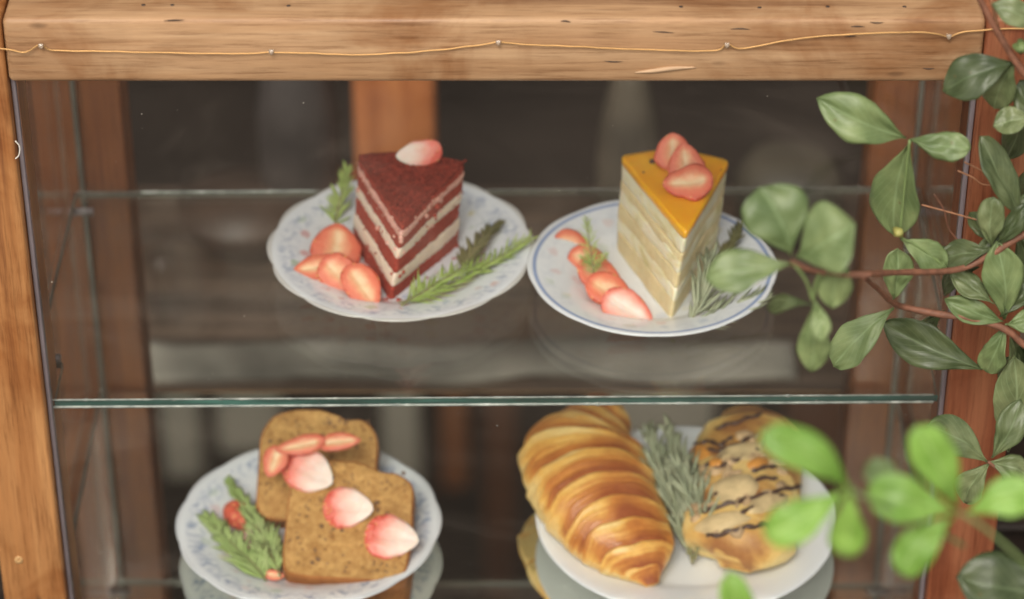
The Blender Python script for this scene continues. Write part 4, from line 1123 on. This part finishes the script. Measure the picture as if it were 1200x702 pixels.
# middle branch with the three-leaf whorl
Y1 = -.085
b2 = thing('shrub_branch', at_y(1240, 262, Y1), 'long woody branch with grey-green leaves crossing in front of the right post', 'branch', 'shrub branches reaching in from the right')
twig([(1250, 258), (1200, 275), (1165, 296), (1135, 312), (1105, 318), (1060, 319), (1000, 321), (960, 319), (925, 308)], [Y1, Y1, Y1, Y1, Y1 - .01, Y1 - .03, Y1 - .07, Y1 - .10, Y1 - .13], (.0030, .0022), M_bark, b2)
twig([(1112, 318), (1092, 300), (1070, 285), (1056, 276), (1058, 240), (1062, 200), (1066, 164)], Y1, (.0012, .0010), M_stemgr, b2)
L2 = [(1066, 164, 964, 118, 50, .0, M_leafm, -12, .0), (1066, 163, 1137, 173, 32, -.01, M_leafm, 6, 0), (1065, 168, 1046, 278, 56, .01, M_leafm, 14, .06), (1056, 280, 1110, 312, 34, 0, M_leafm, 0, 0),
      (1047, 352, 1053, 294, 33, 0, M_leafm, 10, 0), (1162, 290, 1163, 235, 30, 0, M_leaf, -12, 0), (1160, 292, 1100, 303, 34, .01, M_leafd, 10, 0), (1128, 314, 1190, 262, 26, .01, M_leafd, 20, 0), (1165, 290, 1200, 240, 22, 0, M_leafd, 0, 0)]
for i, (a, b_, c_, d_, w, dy, m_, tn, nc) in enumerate(L2): leaf(a, b_, c_, d_, w, Y1, dy, m_, b2, turn=tn, notch=nc, seed=20 + i)
vs, fs = tube_geo([at_y(1049, 268, Y1 - .004), at_y(1052, 272, Y1 - .008), at_y(1056, 276, Y1 - .004)], [.0015, .0034, .0015], 10)
mk('bud', vs, fs, plain('yellow_bud', (.36, .34, .10), .5), b2, label='yellow bud')
for q, m_ in ((((1080, 240), (1110, 248), (1146, 258)), M_barkl), (((1095, 228), (1106, 246), (1112, 268), (1126, 286)), M_bark), (((1122, 200), (1140, 208), (1152, 216), (1174, 217)), M_barkl), (((1130, 190), (1150, 200), (1168, 214)), M_barkl)):
    twig(q, Y1 + .03, (.0008, .0006), m_, b2, n=16)
for i, (a, b_, c_, d_, w, dy, m_, tn) in enumerate([(1170, 290, 1138, 246, 26, .02, M_leafd, 20), (1190, 280, 1214, 226, 36, .01, M_leaf, -16), (1140, 312, 1098, 342, 26, .02, M_leafd, 24), (1195, 278, 1222, 330, 36, .01, M_leafd, 12), (1118, 316, 1094, 286, 22, .02, M_leafd, 10)]):
    leaf(a, b_, c_, d_, w, Y1 + .015, dy, m_, b2, turn=tn, seed=140 + i)
# second branch
Y2 = -.09
b3 = thing('shrub_branch', at_y(1240, 430, Y2), 'second woody branch with a leaf whorl just below the long one', 'branch', 'shrub branches reaching in from the right')
twig([(1240, 432), (1200, 404), (1178, 386), (1140, 374), (1100, 368), (1060, 360), (1045, 354), (1030, 340), (1012, 325)], [Y2] * 6 + [Y2 - .01, Y2 - .03, Y2 - .05], (.0032, .0020), M_bark, b3)
L3 = [(1045, 360, 973, 428, 42, -.01, M_leafm, 8), (1152, 434, 1034, 380, 46, .02, M_leafd, -16), (1178, 378, 1170, 289, 46, 0, M_leafm, 6), (1178, 378, 1110, 352, 28, 0, M_leafm, -12), (1176, 382, 1150, 440, 30, 0, M_leafm, 10),
      (1165, 356, 1113, 318, 28, .01, M_leaf, 10), (1180, 380, 1222, 372, 30, 0, M_leafm, 0), (1182, 532, 1190, 422, 52, 0, M_leaf, 12), (1172, 372, 1205, 322, 26, .01, M_leafd, 10)]
for i, (a, b_, c_, d_, w, dy, m_, tn) in enumerate(L3): leaf(a, b_, c_, d_, w, Y2, dy, m_, b3, turn=tn, seed=40 + i)
for i, (a, b_, c_, d_, w, dy, m_, tn) in enumerate([(1196, 402, 1222, 462, 40, .02, M_leafd, 10), (1186, 392, 1202, 440, 30, .01, M_leaf, -20), (1205, 410, 1168, 470, 34, .03, M_leafd, 24), (1200, 404, 1226, 372, 32, .01, M_leaf, 6), (1100, 368, 1076, 408, 24, .02, M_leafd, 14)]):
    leaf(a, b_, c_, d_, w, Y2 + .015, dy, m_, b3, turn=tn, seed=150 + i)
# soft cluster left of the branch end
Y3 = -.24
b4 = thing('shrub_sprig', at_y(1000, 320, Y3), 'soft-focus cluster of rounded grey-green leaves beside the orange cake', 'sprig', 'shrub sprigs nearer the camera')
twig([(1020, 322), (985, 322), (950, 316), (928, 306)], Y3, (.0016, .0013), M_bark, b4)
twig([(930, 308), (945, 330), (952, 352)], Y3, (.0013, .001), M_stemgr, b4)
twig([(962, 318), (955, 335), (953, 352)], Y3, (.0013, .001), M_stemgr, b4)
L4 = [(930, 302, 895, 222, 74, .01, M_leafm, 6), (932, 302, 1000, 262, 80, -.01, M_leafm, -8), (928, 308, 826, 324, 50, 0, M_leafm, 6), (950, 356, 893, 358, 22, .02, M_leafd, 0), (954, 352, 950, 437, 36, 0, M_leafm, 10), (992, 296, 974, 360, 38, 0, M_leafm, -10), (955, 350, 963, 400, 22, -.02, M_leafm, 0)]
for i, (a, b_, c_, d_, w, dy, m_, tn) in enumerate(L4): leaf(a, b_, c_, d_, w, Y3, dy, m_, b4, turn=tn, seed=60 + i, widest=.66)
# dull cluster lower right
b5 = thing('shrub_sprig', at_y(1240, 545, -.13), 'dull green leaf whorl with red-brown stems in front of the lower right post', 'sprig', 'shrub sprigs nearer the camera')
twig([(1250, 640), (1215, 600), (1180, 560), (1158, 541)], -.13, (.0022, .0014), M_bark, b5)
for i, (a, b_, c_, d_, w, dy, m_, tn) in enumerate([(1158, 541, 1088, 498, 42, 0, M_leaf, 8), (1158, 543, 1126, 592, 32, 0, M_leaf, 10), (1160, 541, 1208, 556, 32, 0, M_leaf, 0), (1162, 538, 1196, 470, 34, .01, M_leaf, 10)]):
    leaf(a, b_, c_, d_, w, -.13, dy, m_, b5, turn=tn, seed=80 + i)
# blurred lime sprigs nearest the camera
Y5 = -.50
b6 = thing('shrub_sprig', at_y(1010, 578, Y5), 'blurred lime-green three-leaf sprig in front of the striped pastry', 'sprig', 'shrub sprigs nearer the camera')
twig([(1130, 640), (1070, 606), (1020, 586), (998, 574)], [Y5 + .05, Y5 + .03, Y5, Y5], (.0013, .001), M_stemgr, b6)
for i, (a, b_, c_, d_, w, dy, m_, tn) in enumerate([(1004, 576, 900, 508, 47, 0, M_leafl, 6), (992, 574, 896, 630, 46, -.01, M_leafl, -6), (996, 572, 988, 656, 40, 0, M_leafl, 8)]):
    leaf(a, b_, c_, d_, w, Y5, dy, m_, b6, turn=tn, seed=90 + i, widest=.66, curl=.05)
Y6 = -.48
b7 = thing('shrub_sprig', at_y(1240, 690, Y6), 'blurred lime-green five-leaf sprig at the lower right in front of the post', 'sprig', 'shrub sprigs nearer the camera')
twig([(1240, 700), (1190, 650), (1150, 616), (1122, 600)], Y6, (.0015, .001), M_stemgr, b7)
for i, (a, b_, c_, d_, w, dy, m_, tn) in enumerate([(1125, 602, 1082, 506, 48, 0, M_leafl, 6), (1122, 600, 1018, 574, 52, 0, M_leafl, -6), (1048, 590, 1024, 536, 36, .02, M_leafm, 8), (1120, 604, 1052, 672, 44, -.01, M_leafl, -8), (1130, 602, 1216, 576, 46, 0, M_leafl, 0)]):
    leaf(a, b_, c_, d_, w, Y6, dy, m_, b7, turn=tn, seed=100 + i, widest=.66, curl=.05)
b8 = thing('shrub_sprig', at_y(870, 760, -.46), 'single lime leaf tip poking up at the bottom edge below the striped pastry', 'sprig', 'shrub sprigs nearer the camera')
leaf(872, 745, 856, 680, 36, -.46, 0, M_leafl, b8, seed=120)
twig([(930, 800), (890, 770), (872, 745)], -.46, (.0012, .001), M_stemgr, b8)
b9 = thing('shrub_sprig', at_y(1240, 690, -.3), 'large dark leaf in the bottom right corner', 'sprig', 'shrub sprigs nearer the camera')
leaf(1235, 690, 1122, 676, 76, -.3, 0, M_leafd, b9, seed=121)
twig([(1290, 720), (1260, 700), (1235, 690)], -.3, (.0018, .0014), M_bark, b9)
